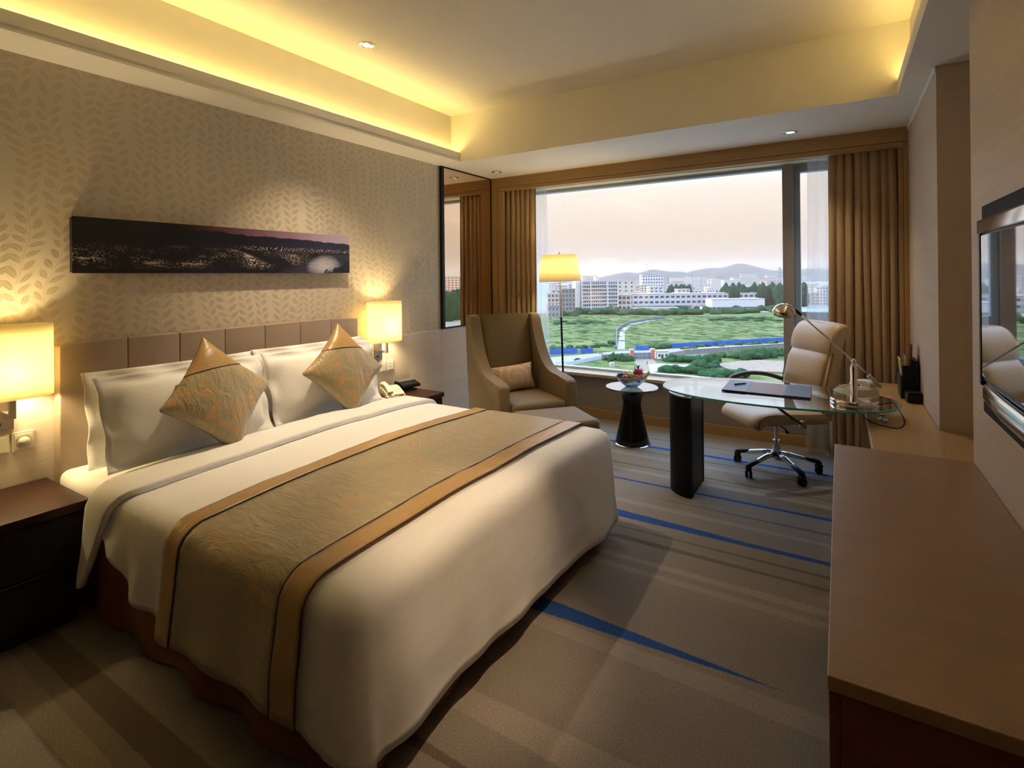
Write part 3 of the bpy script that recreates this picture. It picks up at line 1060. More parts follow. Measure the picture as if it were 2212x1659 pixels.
# mirror
m_mirror = NT('bronze_mirror')
m_mirror.set(Base_Color=(.76, .62, .47), Metallic=1.0, Roughness=.015)
_f = m_mirror.noise(m_mirror.coord(), 3, 1)
m_mirror.set(Roughness=m_mirror.math('MULTIPLY', _f, .02))
m_mirror = m_mirror.m
mi = thing('wall_mirror', 'tall bronze wall mirror with black edge beside the window', 'mirror', (XL, 4.48, .99))
ob('glass', bx(.012, .022, -.40, .425, .012, 1.585), m_mirror, mi)
ob('frame', bx(.0, .03, -.438, -.398, .0, 1.598, .002), m_black, mi)
ob('frame', bx(.0, .026, -.398, .438, 1.584, 1.598, .002), m_black, mi)
ob('frame', bx(.0, .026, -.398, .438, .0, .012, .002), m_black, mi)
ob('frame', bx(.0, .026, .424, .438, .012, 1.584, .002), m_black, mi)
# ================================================================== armchair corner
def chair_fabric():
    t = NT('olive_chair_fabric')
    a = t.noise(t.coord((260, 260, 25)), 1, 2)
    b = t.noise(t.coord(), 3, 2)
    t.set(Base_Color=t.mix(a, t.mix(b, (.125, .076, .022), (.145, .09, .027)), (.21, .138, .048)), Roughness=.8, Sheen_Weight=.3)
    t.bump(a, .2, .003)
    return t.m
m_chair = chair_fabric()
m_legw = plain('dark_leg', (.03, .018, .012), .4)
def bez(p0, p1, p2, p3, n=10):
    P = [Vector((*p, 0)) for p in (p0, p1, p2, p3)]
    out = []
    for i in range(n + 1):
        t = i / n
        q = P[0] * (1 - t) ** 3 + P[1] * 3 * t * (1 - t) ** 2 + P[2] * 3 * t * t * (1 - t) + P[3] * t ** 3
        out.append((q.x, q.y))
    return out
def armchair():
    A = math.radians(-35)
    t = thing('armchair', 'olive brown high-backed wing armchair in corner by the mirror', 'armchair', (-2.50, 4.14, 0), A)
    # local x faces forward
    side = [(-.36, .09)] + bez((-.40, .6), (-.42, .8), (-.44, 1.0), (-.445, 1.10), 5) + bez((-.445, 1.125), (-.39, 1.14), (-.33, 1.14), (-.300, 1.115), 4) + \
        bez((-.285, 1.07), (-.22, .86), (-.10, .67), (.06, .632), 12) + bez((.12, .62), (.24, .615), (.34, .60), (.405, .585), 5) + [(.415, .57), (.42, .30), (.415, .09)]
    for s in (-1, 1):
        lo, hi = (.265, .365) if s > 0 else (-.365, -.265)
        ob('side_panel', prism(side, lo, hi, 'y', .018, 3), m_chair, t, angle=50)
    pts = smooth_path([(-.30, 0, .40), (-.30, 0, .55), (-.335, 0, .80), (-.375, 0, 1.02), (-.392, 0, 1.125)], 5)
    sz = [(.53, .16 - .05 * i / len(pts)) for i in range(len(pts))]
    bm = sweep(pts, sz, 28, 5.5, up=(1, 0, 0))
    ob('backrest', bm, m_chair, t, angle=60)
    ob('seat_cushion', bx(-.24, .43, -.263, .263, .30, .435, .045, 5), m_chair, t, True)
    ob('front_apron', bx(-.34, .395, -.262, .262, .09, .30, .012, 2), m_chair, t, True)
    for x in (-.30, .35):
        for y in (-.31, .31):
            ob('leg', lathe([(.016, 0), (.022, .095)], 10, c=(x, y, 0)), m_legw, t, True)
    return t
armchair()
def lumbar():
    t = NT('peach_fern_print')
    tc = t.n('TexCoord')
    X, Y, Z = t.sep(tc.outputs['Object'])
    cb = t.n('CombineXYZ')
    t.put(cb.inputs[0], Y)
    t.put(cb.inputs[1], Z)
    rr = t.n('VectorMath', operation='LENGTH')
    t.put(rr.inputs[0], cb.outputs[0])
    ang = t.math('ARCTAN2', Z, Y)
    spiral = t.math('ADD', t.math('MULTIPLY', rr.outputs['Value'], 15), t.math('MULTIPLY', ang, .3183))
    fr_ = t.math('FRACT', spiral)
    d = t.math('ABSOLUTE', t.math('SUBTRACT', fr_, .5))
    rays = t.math('ABSOLUTE', t.math('SUBTRACT', t.math('FRACT', t.math('MULTIPLY_ADD', ang, 5.2, t.math('MULTIPLY', rr.outputs['Value'], 12))), .5))
    m = t.math('MULTIPLY', t.math('MULTIPLY', t.math('SUBTRACT', .36, d), 12, clamp=True), t.math('MULTIPLY', t.math('SUBTRACT', rays, .17), 12, clamp=True))
    t.set(Base_Color=t.mix(t.math('MULTIPLY', m, .75), (.62, .43, .27), (.47, .25, .10)), Roughness=.6)
    return t.m
lc = ob('lumbar_cushion', pillow_bm(.415, .235, .14, .004, .05, 24, .45), lumbar(), smooth=True)
A = math.radians(-35)
lc.location = Vector((-2.50, 4.14, 0)) + Vector((-.105 * math.cos(A) + .02 * math.sin(A), -.105 * math.sin(A) - .02 * math.cos(A), .555))
lc.rotation_euler = (.07, -.24, A)
tag(lc, 'small peach fern print cushion on the armchair seat', 'cushion')

ot = thing('ottoman', 'olive brown ottoman at the armchair, half hidden by the bed', 'ottoman', (-1.915, 3.70, 0), math.radians(-41))
bm = bx(-.235, .245, -.285, .285, .15, .405, .035, 4)
for v in bm.verts:
    if v.co.z > .38:
        v.co.z += .022 * (1 - (v.co.x / .26) ** 2) * (1 - (v.co.y / .29) ** 2)
ob('cushion_block', bm, m_chair, ot, True)
for x in (-.2, .2):
    for y in (-.23, .23):
        ob('leg', lathe([(.015, 0), (.02, .16)], 10, c=(x, y, 0)), m_legw, ot, True)

# floor lamp
m_bronze = plain('dark_bronze', (.035, .024, .015), .32, .8, var=.1)
def floor_lamp():
    t = thing('floor_lamp', 'lit floor lamp with tapered linen shade before the window', 'floor lamp', (-2.37, 4.80, 0), rot=(0, -.025, 0))
    ob('base', lathe([(.0001, 0), (.14, 0), (.145, .008), (.13, .020), (.02, .028), (.0001, .028)], 36), m_bronze, t, True)
    ob('pole', lathe([(.010, .02), (.010, 1.06), (.0115, 1.06), (.0115, 1.08), (.0075, 1.08), (.0075, 1.66)], 14), m_bronze, t, True)
    s = ob('shade', lathe([(.216, 1.440), (.197, 1.575), (.178, 1.708)], 48, cap=False), shade_mat('floor_shade_linen', (.90, .82, .60), .5), t, True)
    thicken(s, .002)
    for k in range(3):
        a = k * 2 * PI / 3
        ob('spider', tube([(0, 0, 1.69), (.177 * math.cos(a), .177 * math.sin(a), 1.70)], .002, 6), m_bronze, t)
    ob('finial', lathe([(.004, 1.66), (.004, 1.70), (.006, 1.705), (.004, 1.72), (.0035, 1.738), (.0001, 1.74)], 10), m_bronze, t, True)
    ob('bulb', lathe([(.0001, 1.50), (.02, 1.51), (.03, 1.55), (.02, 1.585), (.0001, 1.60)], 14), emitter('floor_bulb_glow', (1, .78, .42), 8), t, True)
    lamp('POINT', 'lamp_bulb', (0, 0, 1.57), 6.5, (1, .76, .36), .06, t)
    return t
floor_lamp()

# side table, bowl and fruit
m_lacq = plain('black_lacquer', (.008, .007, .009), .03, var=.1, spec=1.0, **{'Coat Weight': 1.0, 'Coat Roughness': .02, 'Coat IOR': 1.8})
m_ped = plain('black_gloss_pedestal', (.006, .005, .006), .12, var=.1, spec=.3)
st = thing('side_table', 'black lacquer hourglass side table with round top by the window', 'side table', (-1.585, 4.56, 0))
ob('pedestal', lathe([(.145, .012), (.147, .03), (.132, .09), (.105, .20), (.083, .31), (.078, .36), (.088, .42), (.115, .465), (.15, .49)], 44), m_ped, st, angle=40)
ob('base_ring', lathe([(.0001, 0), (.155, 0), (.157, .008), (.148, .013), (.0001, .013)], 44), m_chrome, st, angle=40)
ob('top', lathe([(.0001, .49), (.222, .490), (.229, .495), (.229, .503), (.226, .507), (.0001, .507)], 56), m_lacq, st, angle=40)
m_bowlg = NT('bowl_glass')
m_bowlg.set(Base_Color=m_bowlg.mix(m_bowlg.noise(m_bowlg.coord((1, 1, 1)), 60, 3), (.55, .68, .74), (.75, .85, .9)), Roughness=.18, Transmission_Weight=.75, IOR=1.3)
m_bowlg = m_bowlg.m
BW = Vector((-1.583, 4.55, .507))
bw = ob('fruit_bowl', lathe([(.0001, 0), (.045, 0), (.075, .018), (.108, .048), (.132, .080), (.140, .096), (.136, .096), (.127, .080), (.102, .050), (.070, .023), (.04, .007), (.0001, .006)], 44, cap=False), m_bowlg, smooth=True, loc=BW)
tag(bw, 'clear glass fruit bowl standing on the black side table', 'bowl')
def fruit(name, label, off, r, col, sq=1.0, rough=.35, var=.25, rot=(0, 0, 0), stem=True, prof=None):
    n = 9
    pr = prof or [(max(.0001, r * math.sin(PI * i / 12) * (1 + .05 * math.cos(PI * i / 12))), -r * sq * math.cos(PI * i / 12) + (-.10 * r if i > 10 else 0)) for i in range(13)]
    t = thing(name, label, 'fruit', BW + Vector(off), rot=rot, group='fruit in the glass bowl')
    ob('flesh', lathe(pr, 20), plain(name + '_skin', col, rough, var=var, scale=40), t, True)
    if stem:
        ob('stem', lathe([(.0018, r * sq * .85), (.0025, r * sq * 1.2)], 6), m_legw, t)
    return t
fruit('plum', 'dark purple plum at left rim of the fruit bowl', (-.078, -.038, .088), .041, (.035, .012, .04))
fruit('apple', 'dark red apple beside the plum in the bowl', (-.035, -.07, .075), .038, (.20, .015, .02))
fruit('orange', 'orange behind the green apple in the fruit bowl', (-.03, .035, .095), .038, (.75, .26, .04), rough=.5)
fruit('green_apple', 'bright green apple in the middle of the fruit bowl', (.006, -.03, .094), .038, (.22, .42, .05))
dfr = fruit('dragon_fruit', 'magenta dragon fruit with curled scales on top of the bowl', (.052, .025, .118), .043, (.42, .03, .10), 1.15)
for k in range(9):
    a = k * 2.4
    z = -.015 + .007 * k
    rr = math.sqrt(max(.0001, .043 ** 2 - (z / 1.15) ** 2))
    ca, sa = math.cos(a), math.sin(a)
    ob('scale', sweep([(rr * ca * .95, rr * sa * .95, z), (rr * ca * 1.25, rr * sa * 1.25, z + .016), (rr * ca * 1.28, rr * sa * 1.28, z + .034)], [(.016, .003), (.011, .002), (.002, .001)], 6), plain('dragon_scale', (.30, .05, .08), .5) if k == 0 else MATS['dragon_scale'], dfr, True)
for k in range(5):
    a = k * 1.3
    ob('crown_leaf', sweep([(.008 * math.cos(a), .008 * math.sin(a), .046), (.014 * math.cos(a), .014 * math.sin(a), .068), (.026 * math.cos(a), .026 * math.sin(a), .078)], [(.009, .002), (.007, .002), (.001, .001)], 6), m_legw, dfr, True)
LY = []
for k, (x, y, z) in enumerate([(.055, -.055, .080), (.078, -.035, .088), (.03, -.085, .072), (.058, -.03, .100), (.082, -.06, .072), (.0, -.10, .066), (.085, -.01, .098)]):
    LY.append((x * _rt.x + y * _rt.y, fruit('lychee', 'small round rosy lychee in the front of the fruit bowl', (x, y, z), .019, (.48, .13, .08), rough=.6, stem=False)))
rank(LY)
mg = thing('banana', 'pale yellow banana leaning out over right rim of the bowl', 'fruit', BW + Vector((.075, .0, .085)), .5, 'fruit in the glass bowl')
pts = smooth_path([(-.03, -.02, -.012), (.015, -.01, .0), (.055, 0, .022), (.085, .005, .05)], 5)
ob('flesh', sweep(pts, [(.016 + .020 * math.sin(PI * min(1, .12 + .8 * i / (len(pts) - 1))), .016 + .020 * math.sin(PI * min(1, .12 + .8 * i / (len(pts) - 1)))) for i in range(len(pts))], 10), plain('banana_skin', (.72, .55, .18), .45), mg, True)
ob('tip', lathe([(.004, -.006), (.003, .010)], 6, c=tuple(pts[-1])), m_legw, mg)

# ================================================================== curtains
def curtain_fabric(name, c1, c2):
    t = NT(name)
    a = t.noise(t.coord((220, 220, 60)), 1, 2)
    t.set(Base_Color=t.mix(a, c1, c2), Roughness=.7, Sheen_Weight=.2)
    return t.m
m_curt = curtain_fabric('tan_curtain', (.33, .215, .105), (.42, .285, .15))
def sheer_mat():
    t = NT('white_sheer')
    tr = t.n('BsdfTransparent')
    tl = t.n('BsdfTranslucent')
    df = t.n('BsdfDiffuse')
    for b in (tl, df):
        b.inputs[0].default_value = (.80, .84, .88, 1)
    a = t.n('MixShader')
    t.put(a.inputs[0], t.math('MULTIPLY', t.noise(t.coord((400, 400, 30)), 1, 1), .9, clamp=True))
    t.t.links.new(df.outputs[0], a.inputs[1])
    t.t.links.new(tl.outputs[0], a.inputs[2])
    m = t.n('MixShader')
    m.inputs[0].default_value = .40
    t.t.links.new(tr.outputs[0], m.inputs[1])
    t.t.links.new(a.outputs[0], m.inputs[2])
    t.t.links.new(m.outputs[0], t.out.inputs[0])
    return t.m
m_sheer = sheer_mat()
def curtain(name, label, x0, x1, y, zb, zt, folds, amp, mat, seed, flare=.0, cat='curtain'):
    rnd = random.Random(seed)
    ph = [rnd.uniform(-.8, .8) for _ in range(int(folds) + 3)]
    am = [rnd.uniform(.55, 1.25) for _ in range(int(folds) + 3)]
    def f(u, v):
        w = 1 + flare * (1 - v)
        xc = (x0 + x1) / 2
        k = u * folds
        i = int(k)
        q = k - i
        a = am[i] * (1 - q) + am[i + 1] * q
        p = ph[i] * (1 - q) + ph[i + 1] * q
        wav = math.sin(2 * PI * k + p + .5 * math.sin(v * 3 + i))
        dy = amp * a * (.55 + .45 * (1 - v) + .15 * math.sin(5 * v + i * 2)) * wav
        x = xc + (u - .5) * (x1 - x0) * w + .35 * amp * math.cos(2 * PI * k + p) + .018 * noise.noise((u * folds * .7, v * 2.2, seed)) * (1 - v * .6)
        return (x, y + dy, zb + (zt - zb) * v)
    o = ob(name, grid(int(folds * 16), 28, f), mat, smooth=True)
    if mat is m_curt:
        thicken(o, .003)
    return tag(o, label, cat)
curtain('drape', 'tan drape gathered at left of the window beside the mirror', -3.27, -2.79, 5.02, .012, 2.60, 7.5, .030, m_curt, 3)
curtain('drape', 'tan drape gathered at right of the window behind the desk', -.085, .395, 5.03, .012, 2.60, 8.5, .036, m_curt, 5, .06)
curtain('sheer_curtain', 'white sheer curtain gathered beside the left drape', -3.13, -2.72, 5.125, .012, 2.62, 9.5, .016, m_sheer, 8, .16)
curtain('sheer_curtain', 'white sheer curtain gathered beside the right drape', -.235, .36, 5.135, .012, 2.62, 9.0, .020, m_sheer, 9, .10)

# ================================================================== glass desk
m_deskg = glassy('desk_glass', (.90, .97, .95), .42)
m_edge = plain('glass_edge_teal', (.03, .50, .43), .12, var=.1)
m_deskblk = plain('black_pedestal', (.006, .005, .006), .45, var=.1, spec=.15)
def desk_outline(k=1.0, n=96):
    out = []
    for i in range(n):
        a = 2 * PI * i / n
        ca, sa = math.cos(a), math.sin(a)
        p = 2.25
        x = -.380 + k * .672 * math.copysign(abs(ca) ** (2 / p), ca)
        y = 3.722 + k * .388 * math.copysign(abs(sa) ** (2 / p), sa) - .02 * sa * ca
        out.append((x, y))
    return out
def glass_desk():
    t = thing('glass_desk', 'oval glass topped desk on a black curved pedestal', 'desk', (-.38, 3.72, 0))
    q = -Vector(t.location)
    def mv(bm):
        bmesh.ops.translate(bm, vec=q, verts=bm.verts[:])
        return bm
    top = ob('glass_top', mv(prism(desk_outline(.994), .733, .745)), m_deskg, t, angle=30)
    O, I = desk_outline(1.0), desk_outline(.994)
    bm = B()
    n = len(O)
    R = [[bm.verts.new((x, y, z)) for x, y in L] for L, z in ((I, .7445), (O, .743), (O, .735), (I, .7335))]
    for a, b in zip(R, R[1:]):
        for i in range(n):
            bm.faces.new((a[i], a[(i + 1) % n], b[(i + 1) % n], b[i]))
    ob('polished_edge', mv(bm), m_edge, t, angle=50)
    # half oval shell opening to the right
    cx, cy, ax, ay = -.855, 3.815, .185, .195
    arc = [(cx - ax * math.cos(a), cy + ay * math.sin(a)) for a in [(-PI / 2) + PI * i / 28 for i in range(29)]]
    inn = [(cx - (ax - .032) * math.cos(a) + .004, cy + (ay - .032) * math.sin(a)) for a in [(-PI / 2) + PI * i / 28 for i in range(29)]]
    ob('pedestal_shell', mv(prism(arc + inn[::-1], 0, .672)), m_deskblk, t, angle=40)
    ob('pedestal_web', mv(bx(cx - .03, cx + .0, cy - .16, cy + .16, .0, .66)), m_deskblk, t)
    a2 = [(cx - (ax + .004) * math.cos(a), cy + (ay + .004) * math.sin(a)) for a in [(-PI / 2) + PI * i / 28 for i in range(29)]]
    ob('cap_plate', mv(prism(a2, .672, .680)), m_steel, t, angle=40)
    for yy in (cy - .13, cy + .13):
        ob('standoff', mv(lathe([(.016, .68), (.016, .733)], 16, c=(cx - .04, yy, 0))), m_chrome, t, True)
    for yy in (3.66, 3.80):
        ob('standoff', mv(lathe([(.013, .662), (.013, .733)], 16, c=(.20, yy, 0))), m_chrome, t, True)
        ob('standoff_foot', mv(lathe([(.024, .6612), (.024, .667), (.0001, .667)], 16, c=(.20, yy, 0))), m_chrome, t, True)
    return t
glass_desk()

# blotter and pen
m_navy = plain('navy_leather', (.014, .018, .045), .38, var=.1, bump=.05)
bl = thing('desk_blotter', 'navy leather desk blotter with brown middle on the glass desk', 'blotter', (-.41, 3.80, .745), .02)
ob('board', bx(-.25, .25, -.185, .185, 0, .007, .002), m_navy, bl)
ob('leather_wing', bx(-.25, -.105, -.185, .185, .007, .010, .001), m_navy, bl)
ob('leather_wing', bx(.105, .25, -.185, .185, .007, .010, .001), m_navy, bl)
ob('middle_sheet', bx(-.105, .105, -.180, .180, .0071, .0085), plain('brown_sheet', (.22, .12, .075), .5), bl)
pn = thing('pen', 'small dark pen lying on the left wing of the blotter', 'pen', (-.575, 3.83, .760), .9)
ob('barrel', sweep([(-.05, 0, 0), (.035, 0, 0), (.05, 0, -.001)], [(.008, .008), (.009, .009), (.003, .003)], 10), m_black, pn, True)
ob('clip', bx(-.05, -.015, -.001, .001, .004, .006), m_chrome, pn)

# desk lamp
def desk_lamp():
    b = Vector((.062, 3.635, .745))
    t = thing('desk_lamp', 'chrome counterweight desk lamp on right end of the glass desk', 'desk lamp', b)
    ob('base', lathe([(.0001, 0), (.118, 0), (.12, .004), (.12, .022), (.116, .028), (.0001, .028)], 48), m_chrome, t, angle=40)
    ob('stem', lathe([(.0175, .028), (.0175, .205), (.009, .228), (.0001, .228)], 24), m_chrome, t, angle=40)
    piv = Vector((0, 0, .243))
    ob('pivot', lathe([(.0001, -.015), (.010, -.011), (.014, 0), (.010, .011), (.0001, .015)], 18, c=tuple(piv)), m_chrome, t, True)
    d = -_rt
    he = piv + d * .335 + Vector((0, 0, .300))
    ta = piv - d * .155 - Vector((0, 0, .150))
    ob('arm', tube([tuple(he), tuple(piv + d * .0), tuple(piv - d * .09 - Vector((0, 0, .087)))], .0045, 10), m_chrome, t, True)
    u = (ta - piv).normalized()
    q = piv + (ta - piv) * .56
    ob('counterweight', tube([tuple(q), tuple(q + u * .012), tuple(q + u * .095)], .0105, 14), m_steel, t, True)
    ob('neck_joint', tube([tuple(he - (he - piv).normalized() * .045), tuple(he)], .008, 10), m_black, t, True)
    hd = ob('head', lathe([(.0001, .034), (.022, .031), (.045, .018), (.060, -.004), (.064, -.024), (.060, -.022), (.043, .013), (.02, .027), (.0001, .03)], 36, cap=False), m_chrome, t, True)
    hd.location = he + d * .062 + Vector((0, 0, .002))
    hd.rotation_euler = (.35, .12, 0)
    g = ob('reflector_glass', lathe([(.0001, -.020), (.059, -.020)], 30, cap=False), plain('smoked_reflector', (.30, .22, .12), .15, .9), hd, True)
    ob('thin_rod', tube([tuple(he - (he - piv).normalized() * .03), tuple(he + Vector((.01, -.01, -.045)))], .0012, 6), m_steel, t)
    return t
desk_lamp()
dp = telephone('desk_telephone', 'beige desk telephone behind the chrome lamp base', (.075, 3.90, .745), math.radians(122))
# cable and clip on the glass end
cb_ = thing('power_cable', 'dark looping cable hanging over right end of glass desk', 'cable', (.20, 3.58, .745))
P_ = [(-.075, .0, .006), (-.03, .02, .012), (.01, .03, .02), (.04, .02, .03), (.06, -.01, .012), (.075, -.075, -.01), (.085, -.09, -.05), (.06, -.10, -.078), (.0, -.08, -.08), (-.07, -.02, -.076), (-.10, .03, -.055)]
ob('wire', tube(smooth_path(P_, 6), .0028, 8), m_black, cb_, True)
ob('plug', sweep([(-.105, -.0, .014), (-.05, .006, .016), (-.03, .02, .014)], [(.022, .022), (.030, .026), (.012, .012)], 12, 2.6), m_steel, cb_, True)

# ================================================================== office chair
m_cream = NT('cream_leather')
_v = m_cream.coord()
m_cream.set(Base_Color=m_cream.mix(m_cream.noise(_v, 14, 3), (.50, .365, .225), (.57, .425, .275)), Roughness=.36)
m_cream.bump(m_cream.noise(_v, 140, 2), .08, .003)
m_cream = m_cream.m
m_pip = plain('tan_piping', (.16, .095, .045), .5)
m_brown = plain('brown_armpad', (.055, .035, .025), .4)
m_alum = plain('polished_aluminium', (.62, .63, .64), .22, 1.0, var=.03)
def office_chair():
    t = thing('office_chair', 'cream leather high-back swivel chair behind the glass desk', 'office chair', (-.424, 4.465, 0), math.radians(218))
    # five star base
    leg0 = None
    cast0 = None
    for k in range(5):
        a = 2 * PI * k / 5 + .33
        R = Matrix.Rotation(a, 4, 'Z')
        if leg0 is None:
            pts = [(.03, 0, .135), (.10, 0, .128), (.20, 0, .105), (.285, 0, .082)]
            leg0 = ob('base_arm', sweep(pts, [(.052, .038), (.046, .034), (.038, .028), (.032, .022)], 12, 3), m_alum, t, True)
            pad = ob('foot_pad', sweep([(.185, 0, .1105), (.25, 0, .097), (.295, 0, .086), (.312, 0, .076)], [(.036, .022), (.041, .030), (.038, .028), (.022, .018)], 12, 3), m_black, leg0, True)
            leg0.rotation_euler = (0, 0, a)
            cast0 = thing_part(t)
            cast0.location = R @ Vector((.295, 0, 0))
            cast0.rotation_euler = (0, 0, a + .8)
        else:
            l2 = inst(leg0, t, rot=(0, 0, a))
            inst(pad, l2)
            c2 = inst(cast0, t, loc=R @ Vector((.295, 0, 0)), rot=(0, 0, a + .8 + k))
            for ch in cast0.children:
                inst(ch, c2)
    ob('hub', lathe([(.0001, .105), (.038, .105), (.040, .15), (.034, .158), (.0001, .158)], 24), m_alum, t, angle=40)
    ob('gas_lift', lathe([(.0275, .158), (.0275, .235), (.0265, .238), (.014, .238), (.014, .36)], 20), m_chrome, t, angle=40)
    ob('tilt_mechanism', bx(-.10, .10, -.06, .06, .355, .395, .012, 2), m_black, t, True)
    ob('lever', sweep([(.02, .06, .372), (.03, .16, .362), (.05, .22, .352)], [(.010, .010), (.010, .010), (.024, .012)], 8), m_black, t, True)
    ob('lever', sweep([(.08, -.05, .372), (.18, -.17, .36), (.23, -.20, .355)], [(.010, .010), (.010, .010), (.020, .010)], 8), m_steel, t, True)
    # seat: waterfall front, ribbed
    pts = smooth_path([(-.25, 0, .445), (-.10, 0, .448), (.08, 0, .455), (.20, 0, .455), (.268, 0, .425), (.288, 0, .385)], 6)
    n = len(pts)
    ob('seat', sweep(pts, [(.50 - .03 * (i / n) ** 4, .105 - .05 * max(0, (i / n - .75)) * 2) for i in range(n)], 36, 4.5), m_cream, t, True)
    for k in range(5):
        yy = -.14 + .07 * k
        ob('stitch_rib', sweep([(-.21, yy, .500), (-.05, yy, .502), (.07, yy, .506)], [(.058, .006), (.062, .014), (.05, .004)], 10, 2.2), m_cream, t, True)
    for s in (-1, 1):
        ob('seat_piping', tube([tuple(q + Vector((0, s * .242, .030 if i < n - 3 else .012))) for i, q in enumerate(pts)], .004, 6), m_pip, t, True)
    # back: reclined
    bp = smooth_path([(-.255, 0, .43), (-.262, 0, .56), (-.275, 0, .70), (-.318, 0, .86), (-.357, 0, .94)], 6)
    m = len(bp)
    ob('backrest', sweep(bp, [(.46 + .06 * math.sin(PI * i / (m - 1)), .105) for i in range(m)], 36, 4.5, up=(1, 0, 0)), m_cream, t, True)
    for k in range(6):
        yy = -.165 + .066 * k
        ob('lumbar_rib', sweep([(-.203, yy, .50), (-.200, yy, .56), (-.210, yy, .635)], [(.055, .010), (.062, .022), (.05, .006)], 10, 2.2, up=(1, 0, 0)), m_cream, t, True)
    ob('back_pad', sweep([(-.222, 0, .64), (-.232, 0, .72), (-.262, 0, .84), (-.303, 0, .945)], [(.40, .03), (.43, .075), (.43, .08), (.40, .03)], 30, 3.5, up=(1, 0, 0)), m_cream, t, True)
    for s in (-1, 1):
        ob('back_piping', tube([tuple(q + Vector((.045, s * (.222 + .028 * math.sin(PI * i / (m - 1))), .006))) for i, q in enumerate(bp)], .004, 6), m_pip, t, True)
    hp = smooth_path([(-.337, 0, .895), (-.325, 0, .935), (-.345, 0, 1.01), (-.380, 0, 1.068), (-.425, 0, 1.083)], 6)
    h = len(hp)
    ob('headrest', sweep(hp, [(.47, .07 + .07 * math.sin(PI * min(1, .15 + .75 * i / (h - 1)))) for i in range(h)], 34, 4.5, up=(1, 0, 0)), m_cream, t, True)
    for s in (-1, 1):
        ob('headrest_piping', tube([tuple(q + Vector((.045, s * .222, .01))) for q in hp], .004, 6), m_pip, t, True)
        ap = smooth_path([(.215, s * .30, .615), (.17, s * .302, .665), (.05, s * .300, .692), (-.10, s * .292, .682), (-.24, s * .272, .64)], 6)
        pad = ob('arm_pad', sweep(ap, [(.045 if 0 < i < len(ap) - 1 else .02, .034) for i in range(len(ap))], 14, 2.6), m_brown, t, True)
        sp_ = smooth_path([(.205, s * .300, .615), (.17, s * .295, .56), (.06, s * .275, .48), (-.03, s * .262, .42)], 6)
        ob('arm_support', sweep(sp_, (.036, .016), 10, 3), m_brown, t, True)
        bm = lathe([(.0001, 0), (.030, 0), (.031, .012), (.020, .018), (.0001, .019)], 20)
        bmesh.ops.rotate(bm, matrix=Matrix.Rotation(-s * PI / 2, 3, 'X'), verts=bm.verts[:])
        bmesh.ops.translate(bm, vec=(-.03, s * .262, .425), verts=bm.verts[:])
        ob('arm_knob', bm, m_alum, t, True)
    return t
def thing_part(parent):
    """a caster: hood with two wheels"""
    bm = B()
    for k in range(1):
        pass
    hood = ob('caster', sweep([(-.026, 0, .050), (-.012, 0, .068), (.010, 0, .070), (.026, 0, .052)], [(.03, .012), (.046, .018), (.046, .018), (.03, .012)], 12, 3), m_black, parent, True)
    for s in (-1, 1):
        b = lathe([(.0001, -.010), (.022, -.010), (.027, -.006), (.027, .006), (.022, .010), (.0001, .010)], 20)
        bmesh.ops.rotate(b, matrix=Matrix.Rotation(PI / 2, 3, 'X'), verts=b.verts[:])
        bmesh.ops.translate(b, vec=(0, s * .014, .027), verts=b.verts[:])
        ob('wheel', b, m_black, hood, True)
    ob('caster_stem', lathe([(.006, .066), (.006, .085)], 8), m_steel, hood)
    return hood
office_chair()

# ================================================================== counter, sideboard, television
m_ctop = wood('counter_veneer', (.40, .245, .105), (.50, .32, .15), 'y', .36, 140)
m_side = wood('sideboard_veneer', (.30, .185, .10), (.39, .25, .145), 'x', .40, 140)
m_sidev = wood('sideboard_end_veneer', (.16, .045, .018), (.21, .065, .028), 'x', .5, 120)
ct = thing('desk_counter', 'narrow light wood counter along right wall under the desk end', 'counter', (.28, 3.7, 0))
ob('top', bx(-.153, .158, -.99, 1.20, .632, .66, .002), m_ctop, ct)
ob('front_edge', bx(-.158, -.153, -.99, 1.20, .632, .66, .001), m_panel, ct)
ob('niche_shelf', bx(.158, .405, -.985, -.13, .632, .66, .001), m_ctop, ct)
ob('end_panel', bx(-.150, .155, 1.165, 1.195, 0, .632, .002), m_ctop, ct)
ob('end_panel', bx(-.150, .155, -.985, -.955, 0, .632, .002), m_ctop, ct)
ob('back_panel', bx(.13, .155, -.955, 1.165, .05, .632), m_ctop, ct)
ob('cable_slot', bx(.098, .103, .42, .60, .6598, .6606), m_pip, ct)
sb = thing('sideboard', 'light wood sideboard in right foreground under the television', 'sideboard', (.2, 1.93, 0))
ob('top', bx(-.227, .240, -.786, .784, .722, .75, .002), m_side, sb)
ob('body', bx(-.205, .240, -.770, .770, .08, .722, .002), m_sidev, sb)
ob('plinth', bx(-.17, .240, -.74, .74, 0, .08), m_dark, sb)
for k in range(3):
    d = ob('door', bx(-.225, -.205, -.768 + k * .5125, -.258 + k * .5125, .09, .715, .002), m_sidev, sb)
    ob('handle', bx(-.235, -.225, -.30 + k * .5125 - .02, -.30 + k * .5125 - .01, .40, .55, .002), m_steel, d)

